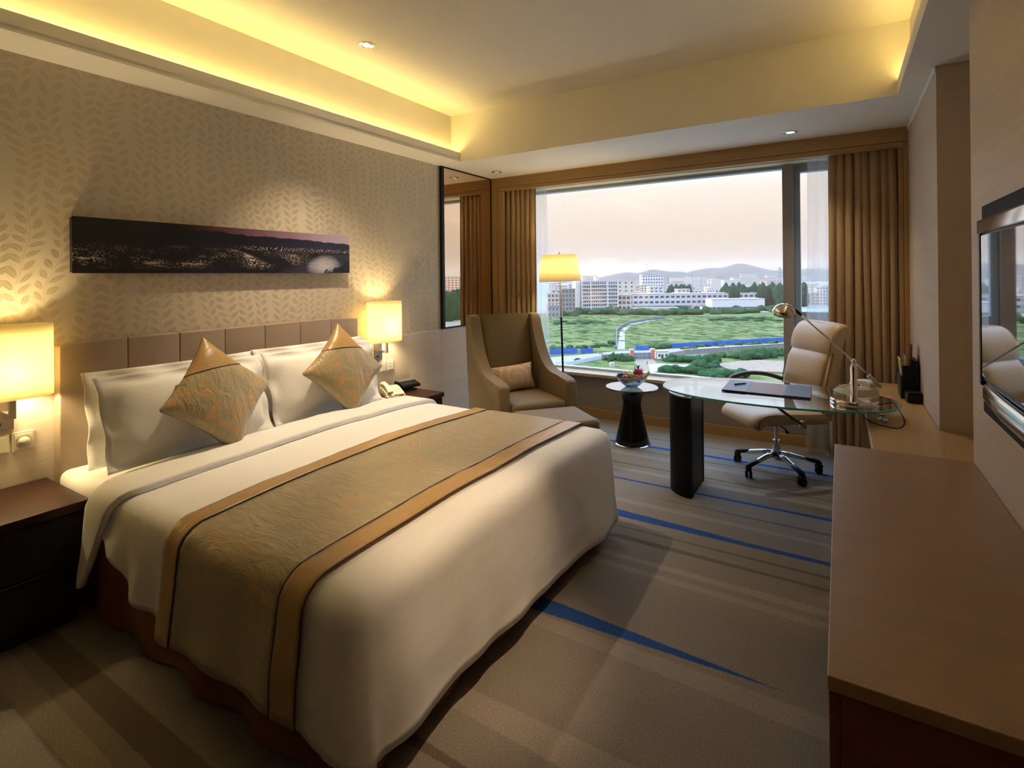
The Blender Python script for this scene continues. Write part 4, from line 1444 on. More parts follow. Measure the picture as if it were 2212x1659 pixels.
tv = thing('television', 'wall-mounted flat television with chrome rim reflecting the window', 'television', (XR, 1.55, 1.40))
m_screen = plain('tv_screen', (.004, .006, .010), .03, var=.05, spec=1.0, **{'Coat Weight': 1.0, 'Coat Roughness': .02})
ob('wall_board', bx(-.022, -.002, -.75, .868, -.385, .325, .003), plain('black_board', (.003, .003, .003), .6, spec=.1), tv)
ob('bracket', bx(-.06, -.022, -.2, .2, -.15, .15), m_black, tv)
ob('case', bx(-.098, -.06, -.45, .448, -.215, .225, .01, 2), m_black, tv)
ob('screen', bx(-.1015, -.098, -.425, .420, -.195, .20), m_screen, tv)
ob('top_rim', bx(-.106, -.058, -.455, .453, .204, .246, .006, 3), m_chrome, tv, True)
ob('bottom_rim', sweep([(-.086, -.455, -.238), (-.096, -.2, -.245), (-.096, .2, -.245), (-.090, .40, -.240), (-.076, .455, -.225)], [(.03, .05), (.03, .06), (.03, .06), (.03, .055), (.024, .04)], 16, 3.0), m_chrome, tv, True)
ob('side_rim', bx(-.103, -.06, .43, .452, -.225, .21, .004, 2), m_black, tv, True)
ob('side_rim', bx(-.103, -.06, -.454, -.43, -.225, .21, .004, 2), m_black, tv, True)

# things on the counter
fs = thing('magazine_rack', 'black upright magazine rack on counter beside the right drape', 'rack', (.385, 4.44, .66))
ob('back_board', bx(.02, .045, -.10, .10, 0, .255, .003), m_black, fs)
ob('base_board', bx(-.05, .045, -.10, .10, 0, .02, .003), m_black, fs)
ob('front_board', bx(-.052, -.040, -.10, .10, .02, .15, .003), m_legw, fs)
ob('end_board', bx(-.04, .02, -.10, -.090, .02, .22, .003), m_black, fs)
def booklet(name, label, x, h, th, col, lean, w=.16, col2=None):
    t = thing(name, label, 'magazine', (.385 + x, 4.455, .681), rot=(0, lean, 0), group='magazines in the black rack')
    c = ob('cover', bx(-th / 2, th / 2, -w / 2, w / 2, 0, h, .0008), plain(name + '_cover', col, .3), t)
    ob('pages', bx(-th / 2 + .001, th / 2 - .001, -w / 2 + .002, w / 2 + .0015, .002, h - .002), plain('page_paper', (.75, .73, .68), .7) if 'page_paper' not in MATS else MATS['page_paper'], t)
    if col2:
        ob('title_band', bx(-th / 2 - .0006, -th / 2, -w / 2 + .001, w / 2 - .001, h * .74, h - .002), plain(name + '_band', col2, .35), t)
    return t
booklet('magazine', 'white magazine with lime green title band at front of rack', -.024, .235, .006, (.62, .63, .60), -.10, .17, (.50, .62, .03))
booklet('brochure', 'thin grey brochure behind the lime banded magazine', -.010, .25, .004, (.42, .38, .36), -.02)
booklet('leather_folder', 'tall reddish brown leather folder at back of the rack', .008, .335, .010, (.13, .030, .014), .02, .13)
bb = thing('card_box', 'small black box on counter beside the magazine rack', 'box', (.395, 4.255, .66), .1)
ob('case', bx(-.040, .040, -.045, .045, 0, .062, .012, 3), m_black, bb, True)
ob('lid', bx(-.041, .041, -.046, .046, .060, .070, .006, 2), m_black, bb, True)
tg = thing('paper_tag', 'pink and white paper card curling up on the counter', 'card', (.275, 4.05, .66), .5)
tg_o = ob('card', grid(8, 4, lambda u, v: (-.015 + .03 * v, -.045 + .09 * u, .004 + .055 * u ** 1.5)), plain('tag_white', (.80, .66, .72), .5), tg, True)
thicken(tg_o, .0008)
tg_p = ob('pink_band', grid(4, 4, lambda u, v: (-.015 + .03 * v, .010 + .035 * u, .0052 + .055 * (.611 + .389 * u) ** 1.5)), plain('tag_pink', (.75, .25, .42), .5), tg, True)
thicken(tg_p, .0005)
# ================================================================== the view outside
G = -38.5
def atm(px, py, z):
    """ground point seen by way of the mirror on the left wall"""
    q = at(px, py, z=z)
    return Vector((2 * XL - q.x, q.y, z))
m_urban = plain('town_ground', (.24, .235, .20), .95, var=.35, scale=.02)
struct('ground', bx(-7000, 7000, 30, 9000, G - 2, G), m_urban)

def grass():
    t = NT('meadow_grass')
    v = t.coord()
    a = t.noise(t.coord((.35, 1, 1)), .05, 5, .62)
    b = t.noise(t.coord((.4, 1, 1)), .35, 3, .6)
    f = t.math('MULTIPLY_ADD', b, .5, t.math('MULTIPLY', a, .6))
    col = t.ramp(f, [(.36, (.026, .050, .018)), (.48, (.055, .085, .024)), (.58, (.12, .138, .042)), (.70, (.20, .19, .08))])
    t.set(Base_Color=col, Roughness=.95)
    t.b.inputs['Specular IOR Level'].default_value = .1
    return t.m
m_grass = grass()
def patch(name, label, cat, pix, mat, h=.15, kind=None, z=G):
    P3 = [at(a, b, z=z) for a, b in pix]
    c = sum(P3, Vector()) / len(P3)
    o = ob(name, prism([(p.x - c.x, p.y - c.y) for p in P3], 0, h), mat, loc=(c.x, c.y, z))
    tag(o, label, cat)
    return o
o = patch('meadow', 'wide overgrown green meadow beyond the road', 'meadow', [(1000, 678), (1250, 678), (1480, 676), (1900, 672), (1960, 745), (1692, 742), (1452, 757), (1345, 757), (1000, 792)], m_grass)
o['kind'] = 'stuff'
o = patch('scrub_ground', 'rough grassy waste ground below the compound wall', 'waste ground', [(1000, 800), (1225, 790), (1300, 776), (1440, 775), (1478, 769), (1692, 754), (1900, 740), (2100, 960), (900, 960)], m_grass, .12)
o['kind'] = 'stuff'
m_sand = plain('sandy_soil', (.23, .165, .11), .95, var=.25, scale=.4)
m_road = plain('pale_road', (.25, .22, .195), .9, var=.1, scale=.3)
m_water = plain('canal_water', (.32, .27, .24), .25, var=.05, scale=.2)
patch('road', 'pale grey road running past the blue hoardings', 'road', [(1000, 797), (1186, 773), (1300, 763), (1420, 756), (1700, 741), (1900, 731), (1900, 736), (1700, 748), (1440, 763), (1365, 764), (1300, 773), (1186, 787), (1000, 815)], m_road, .2)
patch('dirt_track', 'pale dirt track leading down from the red gate', 'track', [(1367, 777), (1410, 776), (1424, 790), (1412, 805), (1415, 850), (1330, 850), (1352, 812), (1378, 795)], m_sand, .18)
patch('canal', 'pale canal cutting straight into the green meadow', 'canal', [(1332.5, 755), (1350, 755), (1349.5, 716), (1340, 715)], m_water, .2)
patch('canal', 'narrow far stretch of canal curving away to the right', 'canal', [(1336, 716), (1349, 716), (1366, 701), (1400, 695), (1435, 690.5), (1435, 689.5), (1398, 693), (1362, 699)], m_water, .2)
patch('sand_bank', 'bare sandy bank beside the scrub behind the chair arm', 'bank', [(1548, 790), (1575, 786), (1605, 783), (1640, 781), (1690, 783), (1760, 790), (1760, 815), (1690, 808), (1640, 806), (1600, 803), (1570, 800)], m_sand, .8)
patch('rubble_patch', 'strip of pale rubble below the scrub near the gatehouse', 'rubble', [(1400, 790), (1425, 787), (1455, 789), (1488, 790), (1520, 796), (1480, 797), (1440, 797), (1420, 805), (1405, 808)], plain('rubble', (.34, .29, .25), .9, var=.6, scale=1.2), .5)
patch('near_road', 'grey road strip along foot of the view by the sill', 'road', [(1150, 803), (1300, 812), (1430, 822), (1560, 834), (1800, 870), (1800, 960), (1000, 900)], m_road, .2)

def wall_line(pix, h, th, bm, z=G):
    for (a, b) in zip(pix, pix[1:]):
        p, q = at(*a, z=z), at(*b, z=z)
        d = (q - p)
        L = d.length
        M = Matrix.Translation(p) @ Matrix.Rotation(math.atan2(d.y, d.x), 4, 'Z')
        box(bm, 0, L, -th / 2, th / 2, 0, h, M=M)
    return bm
m_conc = plain('weathered_concrete', (.20, .17, .15), .9, var=.25, scale=.6)
m_cap = plain('pale_coping', (.42, .37, .32), .85, var=.1, scale=1)
m_cwall = plain('dark_canal_wall', (.10, .10, .105), .9)
tag(ob('canal_wall', wall_line([(1331.5, 755), (1332.5, 716), (1345, 705), (1362, 698.5), (1398, 692.5), (1435, 689)], 1.6, .8, B()), m_cwall), 'dark retaining wall along left bank of the canal', 'wall')
def panel_row(name, label, cat, a, b, n, h, mat, part, post=None, cap=None, th=.25):
    p, q = at(*a, z=G), at(*b, z=G)
    d = q - p
    L = d.length
    t = thing(name, label, cat, p, math.atan2(d.y, d.x))
    w = L / n
    f = ob(part, bx(.04, w - .04, -th / 2, th / 2, .02, h), mat, t)
    for k in range(1, n):
        inst(f, t, loc=(k * w, random.uniform(-.06, .06), random.uniform(-.06, .02)))
    if post:
        g = ob('post', bx(-.12, .12, -.2, .2, 0, h + .12), post, t)
        for k in range(1, n + 1):
            inst(g, t, loc=(k * w, 0, 0))
    if cap:
        ob('coping', bx(0, L, -.3, .3, h, h + .28), cap, t)
    return t
m_blue = plain('blue_hoarding', (.012, .085, .36), .5, var=.15, scale=.5)
panel_row('hoarding', 'blue site hoarding left of the floor lamp pole', 'hoarding', (1186, 767), (1247, 764), 9, 2.9, m_blue, 'sheet')
panel_row('hoarding', 'short blue hoarding right of the floor lamp pole', 'hoarding', (1254, 764), (1281, 762), 4, 2.5, m_blue, 'sheet')
panel_row('hoarding', 'short blue hoarding between the canal and the red gate', 'hoarding', (1373, 757), (1402, 757), 4, 2.5, m_blue, 'sheet')
panel_row('hoarding', 'long blue hoarding along right edge of the meadow', 'hoarding', (1451, 752.5), (1697, 738), 26, 2.6, m_blue, 'sheet')
panel_row('compound_wall', 'long grey panel wall with pale coping right of the gatehouse', 'wall', (1479, 767), (1700, 752), 22, 2.5, m_conc, 'wall_panel', m_conc, m_cap)
panel_row('stepped_wall', 'short brown wall between gatehouse and long grey wall', 'wall', (1438, 775), (1478, 768), 3, 2.6, plain('brown_wall', (.24, .19, .165), .9), 'wall_panel')
panel_row('low_fence', 'low pale fence with posts beside the parked car', 'fence', (1222, 792), (1299, 776), 14, 1.9, plain('fence_panel', (.46, .46, .47), .9), 'fence_panel', m_cap)
panel_row('bank_wall', 'grey wall joining the fence to the red gate', 'wall', (1299, 776), (1362, 772), 7, 2.2, m_conc, 'wall_panel')
# gate and gatehouse
gp, gq = at(1365, 776, z=G), at(1410, 775, z=G)
gd = gq - gp
gt = thing('gate', 'barred gate between two red pillars at the end of the track', 'gate', gp, math.atan2(gd.y, gd.x))
gl_ = gd.length
m_redp = plain('red_pillar', (.48, .13, .10), .85)
m_bar = plain('gate_bar', (.13, .15, .17), .6)
for x in (0, gl_):
    p_ = ob('pillar', bx(x - .8, x + .8, -.8, .8, 0, 4.2), m_redp, gt)
    ob('cap', bx(x - .9, x + .9, -.9, .9, 4.2, 4.9), m_cap, p_)
for k in range(4):
    w = (gl_ - 1.8) / 4
    lf = ob('gate_leaf', bx(.9 + k * w + .06, .9 + (k + 1) * w - .06, -.08, .08, .15, 2.9), m_bar, gt)
    ob('frame_bar', bx(.9 + k * w, .9 + (k + 1) * w, -.12, .12, 1.5, 1.65), m_cap, lf)
ob('top_rail', bx(.8, gl_ - .8, -.2, .2, 3.05, 3.35), m_cap, gt)
gh = thing('gatehouse', 'small cream gatehouse right of the red gate pillar', 'gatehouse', at(1417.5, 775, z=G), math.atan2(gd.y, gd.x) - .05)
ob('wall', bx(0, 5.4, -1.5, 2.5, 0, 3.6), plain('cream_render', (.66, .60, .50), .9), gh)
ob('roof', bx(-.3, 5.7, -1.8, 2.8, 3.6, 3.9), m_cap, gh)
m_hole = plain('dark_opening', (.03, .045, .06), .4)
ob('door', bx(2.0, 3.0, -1.56, -1.48, 0, 2.3), m_hole, gh)
ob('window', bx(.6, 1.6, -1.56, -1.48, 1.2, 2.4), m_hole, gh)
ob('window', bx(3.9, 4.9, -1.56, -1.48, 1.2, 2.4), m_hole, gh)
sh = thing('rubble_hut', 'tiny white ruined hut on the grass left of the track', 'hut', at(1318, 793, z=G), .5)
ob('wall', bx(0, 1.9, 0, 2.2, 0, 1.9), m_cap, sh)
ob('fallen_slab', bx(2.0, 3.8, .2, 1.6, 0, .5), m_conc, sh)
# car, scooter rider, walker
ca = thing('parked_car', 'dark blue saloon car on the road by the low fence', 'car', at(1250, 780, z=G), YAW - .12)
m_carp = plain('car_paint', (.012, .018, .035), .2)
ob('body', prism([(-2.2, .3), (-2.2, .75), (-1.5, .9), (-1.0, .92), (1.1, .92), (2.0, .82), (2.25, .65), (2.25, .3)], -.85, .85, 'y', .08), m_carp, ca)
ob('cabin', prism([(-1.7, .9), (-1.1, 1.4), (.35, 1.42), (1.15, .9)], -.72, .72, 'y', .08), plain('car_glass', (.03, .035, .04), .1), ca)
for x in (-1.4, 1.4):
    for y in (-.86, .7):
        b = lathe([(.0001, 0), (.32, 0), (.32, .18), (.0001, .18)], 14)
        bmesh.ops.rotate(b, matrix=Matrix.Rotation(-PI / 2, 3, 'X'), verts=b.verts[:])
        bmesh.ops.translate(b, vec=(x, y, .32), verts=b.verts[:])
        ob('wheel', b, m_black, ca)
def figure(name, label, loc, sit=False, col=(.02, .022, .03)):
    """small far figure: one skinned body"""
    J = {'pelvis': (0, 0, .92), 'chest': (0, 0, 1.3), 'neck': (0, 0, 1.48), 'head': (0, 0, 1.66), 'sl': (0, .19, 1.42), 'el': (.02, .25, 1.14), 'hl': (.10, .25, .90),
         'sr': (0, -.19, 1.42), 'er': (-.02, -.25, 1.14), 'hr': (.04, -.25, .90), 'kl': (.12, .10, .50), 'fl': (.05, .11, .06), 'tl': (.19, .11, .04), 'kr': (-.02, -.10, .50), 'f_r': (-.16, -.11, .08), 'tr': (-.03, -.11, .04)}
    if sit:
        J.update({'kl': (.40, .16, .75), 'fl': (.36, .16, .36), 'tl': (.48, .16, .33), 'kr': (.40, -.16, .75), 'f_r': (.36, -.16, .36), 'tr': (.48, -.16, .33), 'el': (.22, .25, 1.15), 'hl': (.48, .24, 1.12), 'er': (.22, -.25, 1.15), 'hr': (.48, -.24, 1.12)})
    E_ = [('pelvis', 'chest'), ('chest', 'neck'), ('neck', 'head'), ('chest', 'sl'), ('sl', 'el'), ('el', 'hl'), ('chest', 'sr'), ('sr', 'er'), ('er', 'hr'), ('pelvis', 'kl'), ('kl', 'fl'), ('fl', 'tl'), ('pelvis', 'kr'), ('kr', 'f_r'), ('f_r', 'tr')]
    R_ = {'pelvis': .15, 'chest': .16, 'neck': .06, 'head': .11, 'sl': .07, 'sr': .07, 'el': .05, 'er': .05, 'hl': .04, 'hr': .04, 'kl': .07, 'kr': .07, 'fl': .05, 'f_r': .05, 'tl': .04, 'tr': .04}
    ks = list(J)
    me = bpy.data.meshes.new(name)
    me.from_pydata([J[k] for k in ks], [(ks.index(a), ks.index(b)) for a, b in E_], [])
    o = finish(name, me, plain(name + label[:6], col, .8), None, True, loc)
    sk = o.modifiers.new('skin', 'SKIN')
    for i, k in enumerate(ks):
        sv = me.skin_vertices[0].data[i]
        sv.radius = (R_[k], R_[k])
        sv.use_root = (k == 'pelvis')
    o.modifiers.new('round', 'SUBSURF').render_levels = 1
    tag(o, label, 'person')
    return o
figure('person', 'tiny far person in dark clothes walking on the dirt track', at(1398, 787.5, z=G + .18))
sc_ = thing('scooter', 'tiny red scooter on the road before the canal mouth', 'scooter', at(1298, 765, z=G + .2), YAW + .1)
ob('frame', sweep([(-.7, 0, .75), (-.2, 0, .72), (.1, 0, .4), (.45, 0, .4), (.62, 0, 1.0)], [(.28, .2), (.3, .25), (.3, .14), (.3, .14), (.12, .12)], 8), m_redp, sc_, True)
for x in (-.6, .65):
    b = lathe([(.0001, -.06), (.26, -.06), (.26, .06), (.0001, .06)], 14)
    bmesh.ops.rotate(b, matrix=Matrix.Rotation(PI / 2, 3, 'X'), verts=b.verts[:])
    bmesh.ops.translate(b, vec=(x, 0, .26), verts=b.verts[:])
    ob('wheel', b, m_black, sc_)
rd = figure('person', 'tiny far person in red top riding the scooter', at(1298, 765, z=G + .12) + Vector((-.2, -.1, 0)), True, (.35, .08, .08))
rd.rotation_euler = (0, 0, YAW + .1)

# vegetation
def blob_mesh(name, n, seed, rx, rz, sub=2):
    rnd = random.Random(seed)
    bm = B()
    for k in range(n):
        r = rnd.uniform(.35, .6)
        g = bmesh.ops.create_icosphere(bm, subdivisions=sub, radius=r)
        a, q = rnd.uniform(0, 6.28), rnd.uniform(0, .62)
        off = Vector((math.cos(a) * q * rx, math.sin(a) * q * rx, rnd.uniform(.25, 1) * rz * (1 - .25 * q)))
        for v in g['verts']:
            d = 1 + .38 * noise.noise(v.co * 4 + Vector((k * 3.1, seed, 0)))
            v.co = Vector((v.co.x * d, v.co.y * d, v.co.z * d * .9)) + off
    return bm
m_leafd = plain('shrub_foliage', (.018, .055, .018), .9, var=.6, scale=1.5, spec=.1)
m_leafl = plain('pale_shrub_foliage', (.05, .085, .025), .9, var=.5, scale=1.5, spec=.1)
m_treef = plain('far_tree_foliage', (.014, .042, .022), .9, var=.6, scale=.6, spec=.1)
m_bark = plain('tree_bark', (.12, .09, .07), .9)
SHR = []
for k in range(4):
    o = ob('shrub', blob_mesh('shrub', 9, k + 11, 1.0, .75), m_leafd if k < 3 else m_leafl, smooth=True)
    SHR.append(o)
used = set()
def shrub(px, py, w, h, k, label, group):
    s = SHR[k]
    if k in used:
        s = inst(s)
    used.add(k)
    s.location = at(px, py, z=G)
    s.scale = (w / 2, w / 2, h)
    s.rotation_euler = (0, 0, random.uniform(0, 6))
    tag(s, label, 'shrub', group)
    return s
rs = random.Random(4)
def strip_shrubs(pix, n, w, h, ks, label, group):
    row = []
    for i in range(n):
        f = (i + rs.uniform(.1, .9)) / n * (len(pix) - 1)
        a = int(min(f, len(pix) - 1.001))
        f -= a
        x = pix[a][0] * (1 - f) + pix[a + 1][0] * f
        y = pix[a][1] * (1 - f) + pix[a + 1][1] * f
        sx = x + rs.uniform(-2, 2)
        row.append((sx, shrub(sx, y + rs.uniform(-2.5, 2.5), w * rs.uniform(.7, 1.3), h * rs.uniform(.7, 1.3), rs.choice(ks), label, group)))
    rank(row)
strip_shrubs([(1308, 779), (1340, 781), (1366, 782)], 9, 5, 2.6, (0, 1, 2), 'green shrub in the clump left of the red gate', 'shrubs left of the gate')
strip_shrubs([(1443, 783), (1490, 779), (1550, 783)], 14, 6.5, 2.8, (0, 1, 2), 'green shrub in scrub below the stepped wall', 'shrubs below the stepped wall')
strip_shrubs([(1500, 792), (1545, 794)], 8, 6, 2.6, (0, 1, 2), 'green shrub between the rubble and the sandy bank', 'shrubs by the rubble')
strip_shrubs([(1535, 772), (1600, 766), (1690, 756)], 16, 6.0, 2.2, (0, 3, 3), 'pale green shrub along foot of the long grey wall', 'shrubs along the grey wall')
strip_shrubs([(1600, 777), (1640, 773), (1692, 770)], 12, 7.5, 3.4, (0, 1, 2), 'dark shrub on top of the sandy bank', 'shrubs above the sandy bank')
strip_shrubs([(1425, 808), (1490, 806), (1540, 815), (1600, 818)], 18, 7.5, 2.6, (0, 1, 2), 'green shrub at the near edge of the waste ground', 'shrubs at the near edge')
strip_shrubs([(1190, 757), (1270, 752), (1328, 745)], 12, 6, 1.9, (0, 1, 3), 'green shrub behind the left blue hoardings', 'shrubs behind the hoardings')
strip_shrubs([(1405, 753), (1450, 749)], 7, 6, 2.6, (0, 3, 3), 'pale shrub between the two right blue hoardings', 'shrubs between hoardings')
strip_shrubs([(1462, 754), (1560, 747), (1690, 741)], 13, 4.5, 1.5, (0, 3, 3), 'small shrub along foot of the long blue hoarding', 'shrubs along the long hoarding')
strip_shrubs([(1192, 681), (1250, 680), (1330, 679), (1400, 680), (1500, 678), (1600, 675), (1690, 672)], 46, 16, 5.5, (0, 1, 2), 'dark shrub along far edge of the meadow', 'shrubs at the far meadow edge')
strip_shrubs([(1190, 699), (1262, 698), (1300, 697)], 9, 12, 2.0, (0, 1, 2), 'dark shrub in the middle of the left meadow', 'shrubs in the left meadow')
strip_shrubs([(1540, 692), (1600, 690), (1690, 694)], 12, 12, 1.8, (0, 1, 2), 'dark shrub in far right part of the meadow', 'shrubs in the right meadow')
# loose tussocks over the meadow: nobody could count them
bm = B()
rt_ = random.Random(21)
for k in range(900):
    p = at(rt_.uniform(1120, 1780), 684 + 62 * rt_.random() ** 1.6, z=G + .1)
    s = rt_.uniform(.6, 1.9)
    g = bmesh.ops.create_icosphere(bm, subdivisions=1, radius=1)
    for v in g['verts']:
        v.co = Vector((v.co.x * s * 2.0 * (1 + .3 * noise.noise(v.co * 3 + p * .1)), v.co.y * s, v.co.z * s * .32)) + p
o = ob('grass_tussocks', bm, plain('tussock_grass', (.035, .078, .022), .95, var=.6, scale=.3, spec=.1), smooth=True)
tag(o, 'low grass tussocks dotted all over the green meadow', 'grass')
o['kind'] = 'stuff'
# trees
TR = []
for k in range(3):
    t = thing('tree', 'tall dark tree in the row right of the long factory', 'tree', (0, 0, 0), group='trees behind the factory')
    ob('crown', blob_mesh('crown', 22, 50 + k, .75, 1.0), m_treef, t, True)
    ob('trunk', lathe([(.045, 0), (.03, .6)], 8), m_bark, t)
    TR.append(t)
tu = set()
TROW = {}
def tree(p, w, h, label, group):
    k = rs.randrange(3)
    t = TR[k]
    if k in tu:
        t = copy_tree(t)
    tu.add(k)
    t.location = p
    t.scale = (w / 1.6, w / 1.6, h / 1.35)
    t.rotation_euler = (0, 0, rs.uniform(0, 6))
    tag(t, label, 'tree', group)
    TROW.setdefault(group, []).append((p.x / p.y, t))
for i in range(17):
    tree(at(1566 + i * 10.5 + rs.uniform(-3, 3), 664 + rs.uniform(-3, 3), z=G), 12, rs.uniform(23, 28), 'tall dark tree in the row right of the long factory', 'trees right of the factory')
for x in (1538, 1548, 1556):
    tree(at(x, 655, z=G), 14, 15, 'round dark tree just left of the tall tree row', 'trees left of the tall row')
for x in (1450, 1461, 1471, 1480, 1490):
    tree(at(x, 652, z=G), 10, 24, 'slim dark tree rising behind middle of the factory', 'trees behind the factory')
for x in (1408, 1418, 1428):
    tree(at(x, 652, z=G), 13, 12, 'low dark tree behind left part of the factory roof', 'low trees behind the factory')
tree(at(1240, 672, z=G), 12, 21, 'dark green tree at left end of the apartment slab', 'tree by the apartment slab')
for x in (1510, 1520, 1462, 1478, 1590):
    tree(at(x, 672.5, z=G), 10, 6, 'small green tree at foot of the factory', 'small trees at the factory foot')
for i in range(11):
    tree(atm(947 + i * 5.2 + rs.uniform(-2, 2), 692 + rs.uniform(-6, 3), G), 13, rs.uniform(22, 29), 'tall green tree seen only by way of the wall mirror', 'trees seen in the mirror')
for row in TROW.values():
    rank(row)
# buildings
m_win = plain('far_window', (.02, .05, .09), .25, var=.3, scale=.3)
BM = {}
def facade(c):
    k = 'facade_%d_%d_%d' % tuple(int(q * 100) for q in c)
    if k not in BM:
        BM[k] = plain(k, tuple(q * w for q, w in zip(c, (.80, .70, .62))), .9, var=.08, scale=.15)
    return BM[k]
def building(name, label, cat, p, ang, L, D, Hh, col, floors, bays, wr=.55, hr=.5, group=None, roof=None, joined=True, z0=0, ends=True, wincol=None):
    """block with its long front along local x; front faces local -y; every window a recess-dark box"""
    t = thing(name, label, cat, p, ang, group)
    ob('wall', bx(0, L, 0, D, 0, Hh), facade(col), t)
    ob('parapet', bx(-.25, L + .25, -.25, D + .25, Hh, Hh + .7), facade(roof or tuple(q * .8 for q in col)), t)
    fh = (Hh - z0) / floors
    bw_ = L / bays
    if joined:
        bm = B()
        for f in range(floors):
            for b in range(bays):
                box(bm, b * bw_ + bw_ * (1 - wr) / 2, b * bw_ + bw_ * (1 + wr) / 2, -.12, .1, z0 + f * fh + fh * (1 - hr) / 2, z0 + f * fh + fh * (1 + hr) / 2)
            if ends:
                for b in range(max(1, int(D / bw_))):
                    box(bm, -.12, .1, b * bw_ + bw_ * .25, b * bw_ + bw_ * .7, z0 + f * fh + fh * .25, z0 + f * fh + fh * .75)
        w = ob('window_grid', bm, wincol or m_win, t)
        w['kind'] = 'stuff'
    else:
        w0 = ob('window', bx(bw_ * (1 - wr) / 2, bw_ * (1 + wr) / 2, -.15, .1, fh * (1 - hr) / 2, fh * (1 + hr) / 2), wincol or m_win, t)
        w0.location = (0, 0, z0)
        for f in range(floors):
            for b in range(bays):
                if f or b:
                    inst(w0, t, loc=(b * bw_, 0, z0 + f * fh))
    return t
# long factory
fp, fq = at(1356, 669, z=G), at(1640, 665, z=G)
fd = fq - fp
fa = math.atan2(fd.y, fd.x)
fac = building('factory', 'long low white factory with two rows of dark windows', 'factory', fp, fa, fd.length, 22, 17.2, (.66, .63, .62), 2, 25, .62, .42, roof=(.42, .36, .35), joined=False, z0=5.2)
Lf = fd.length
ob('canopy', bx(6, Lf * .48, -7, 0, 3.6, 4.6), facade((.30, .30, .33)), fac)
pl = ob('pilaster', bx(-.25, .25, -.35, .1, 0, 17), facade((.58, .54, .52)), fac)
for k in range(1, 26):
    inst(pl, fac, loc=(k * Lf / 25, 0, 0))
fe = building('factory_wing', 'short left wing of the factory with warm lit end bays', 'factory', at(1335, 670, z=G), fa - .35, 14, 14, 17, (.60, .52, .42), 3, 3, .7, .5, joined=False, ends=False)
wh_p = at(1535, 669.5, z=G)
wh = thing('warehouse', 'plain white warehouse shed in front of the factory right end', 'warehouse', wh_p, fa)
ob('wall', bx(0, 60, -4, 14, 3.2, 11.5), facade((.70, .68, .70)), wh)
ob('base_band', bx(0, 60, -3.9, 14, 0, 1.4), facade((.30, .20, .20)), wh)
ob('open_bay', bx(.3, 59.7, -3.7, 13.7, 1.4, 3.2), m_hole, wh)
ob('roof', bx(-.3, 60.3, -4.3, 14.3, 11.5, 12.2), facade((.50, .48, .52)), wh)
for k in range(13):
    ob('column', bx(k * 5 - .25, k * 5 + .25, -4.05, -3.55, 1.4, 3.2), facade((.70, .68, .70)), wh)
lw = building('low_shed', 'long low white shed at foot of the factory', 'shed', at(1372, 677, z=G), fa, 46, 7, 5, (.62, .60, .58), 1, 9, .3, .4, joined=False, ends=False)
building('kiosk', 'small white flat-roofed kiosk before the warehouse', 'kiosk', at(1517, 676, z=G), fa, 9, 6, 5.5, (.68, .66, .64), 1, 2, .3, .3, joined=False, ends=False)
# apartment slab with balconies
ap, aq = at(1257, 673.5, z=G), at(1334, 671.5, z=G)
ad = aq - ap
aa = math.atan2(ad.y, ad.x)
La = ad.length
apt = building('apartment_block', 'tall white apartment slab with rows of balconies left of factory', 'building', ap, aa, La, 15, 33, (.60, .57, .58), 8, 16, .62, .52, roof=(.36, .37, .42), joined=False, z0=.5, ends=False)
for f in range(8):
    zf = .5 + f * 32.5 / 8
    ob('balcony', bx(0, La, -1.3, 0, zf - .1, zf + 1.15), facade((.62, .59, .58)), apt)
for x in (0, .245, .71, 1):
    ob('pier', bx(x * La - .7, x * La + .7, -1.5, 0, 0, 33), facade((.68, .66, .65)), apt)
ob('stair_tower', bx(-6.5, -1, 1, 13, 0, 33.5), facade((.70, .67, .64)), apt)
for x in (2, 17.5):
    ob('roof_house', bx(x, x + 3.6, 3, 9, 33.7, 38.5), facade((.70, .64, .60)), apt)
building('apartment_block', 'pale block with small square windows behind the apartment slab', 'building', at(1333, 667, z=G), aa - .1, 22, 16, 33, (.62, .58, .50), 7, 3, .3, .35)
building('apartment_block', 'peach tenement seen just right of the left sheer', 'building', at(1183, 682, z=G), aa - .25, 11, 13, 22, (.60, .50, .40), 5, 3, .5, .5)
building('apartment_block', 'beige tenement left of the floor lamp pole', 'building', at(1192, 676, z=G), aa - .25, 20, 13, 24, (.58, .48, .40), 6, 4, .45, .5)
building('apartment_block', 'weathered grey tenement right of the floor lamp pole', 'building', at(1214, 681, z=G), aa - .1, 14, 14, 26, (.30, .27, .25), 6, 4, .4, .4)
building('low_house', 'low grey gabled house at foot of the left tenements', 'building', at(1184, 686, z=G), aa - .1, 14, 9, 11, (.34, .31, .33), 2, 4, .3, .4)
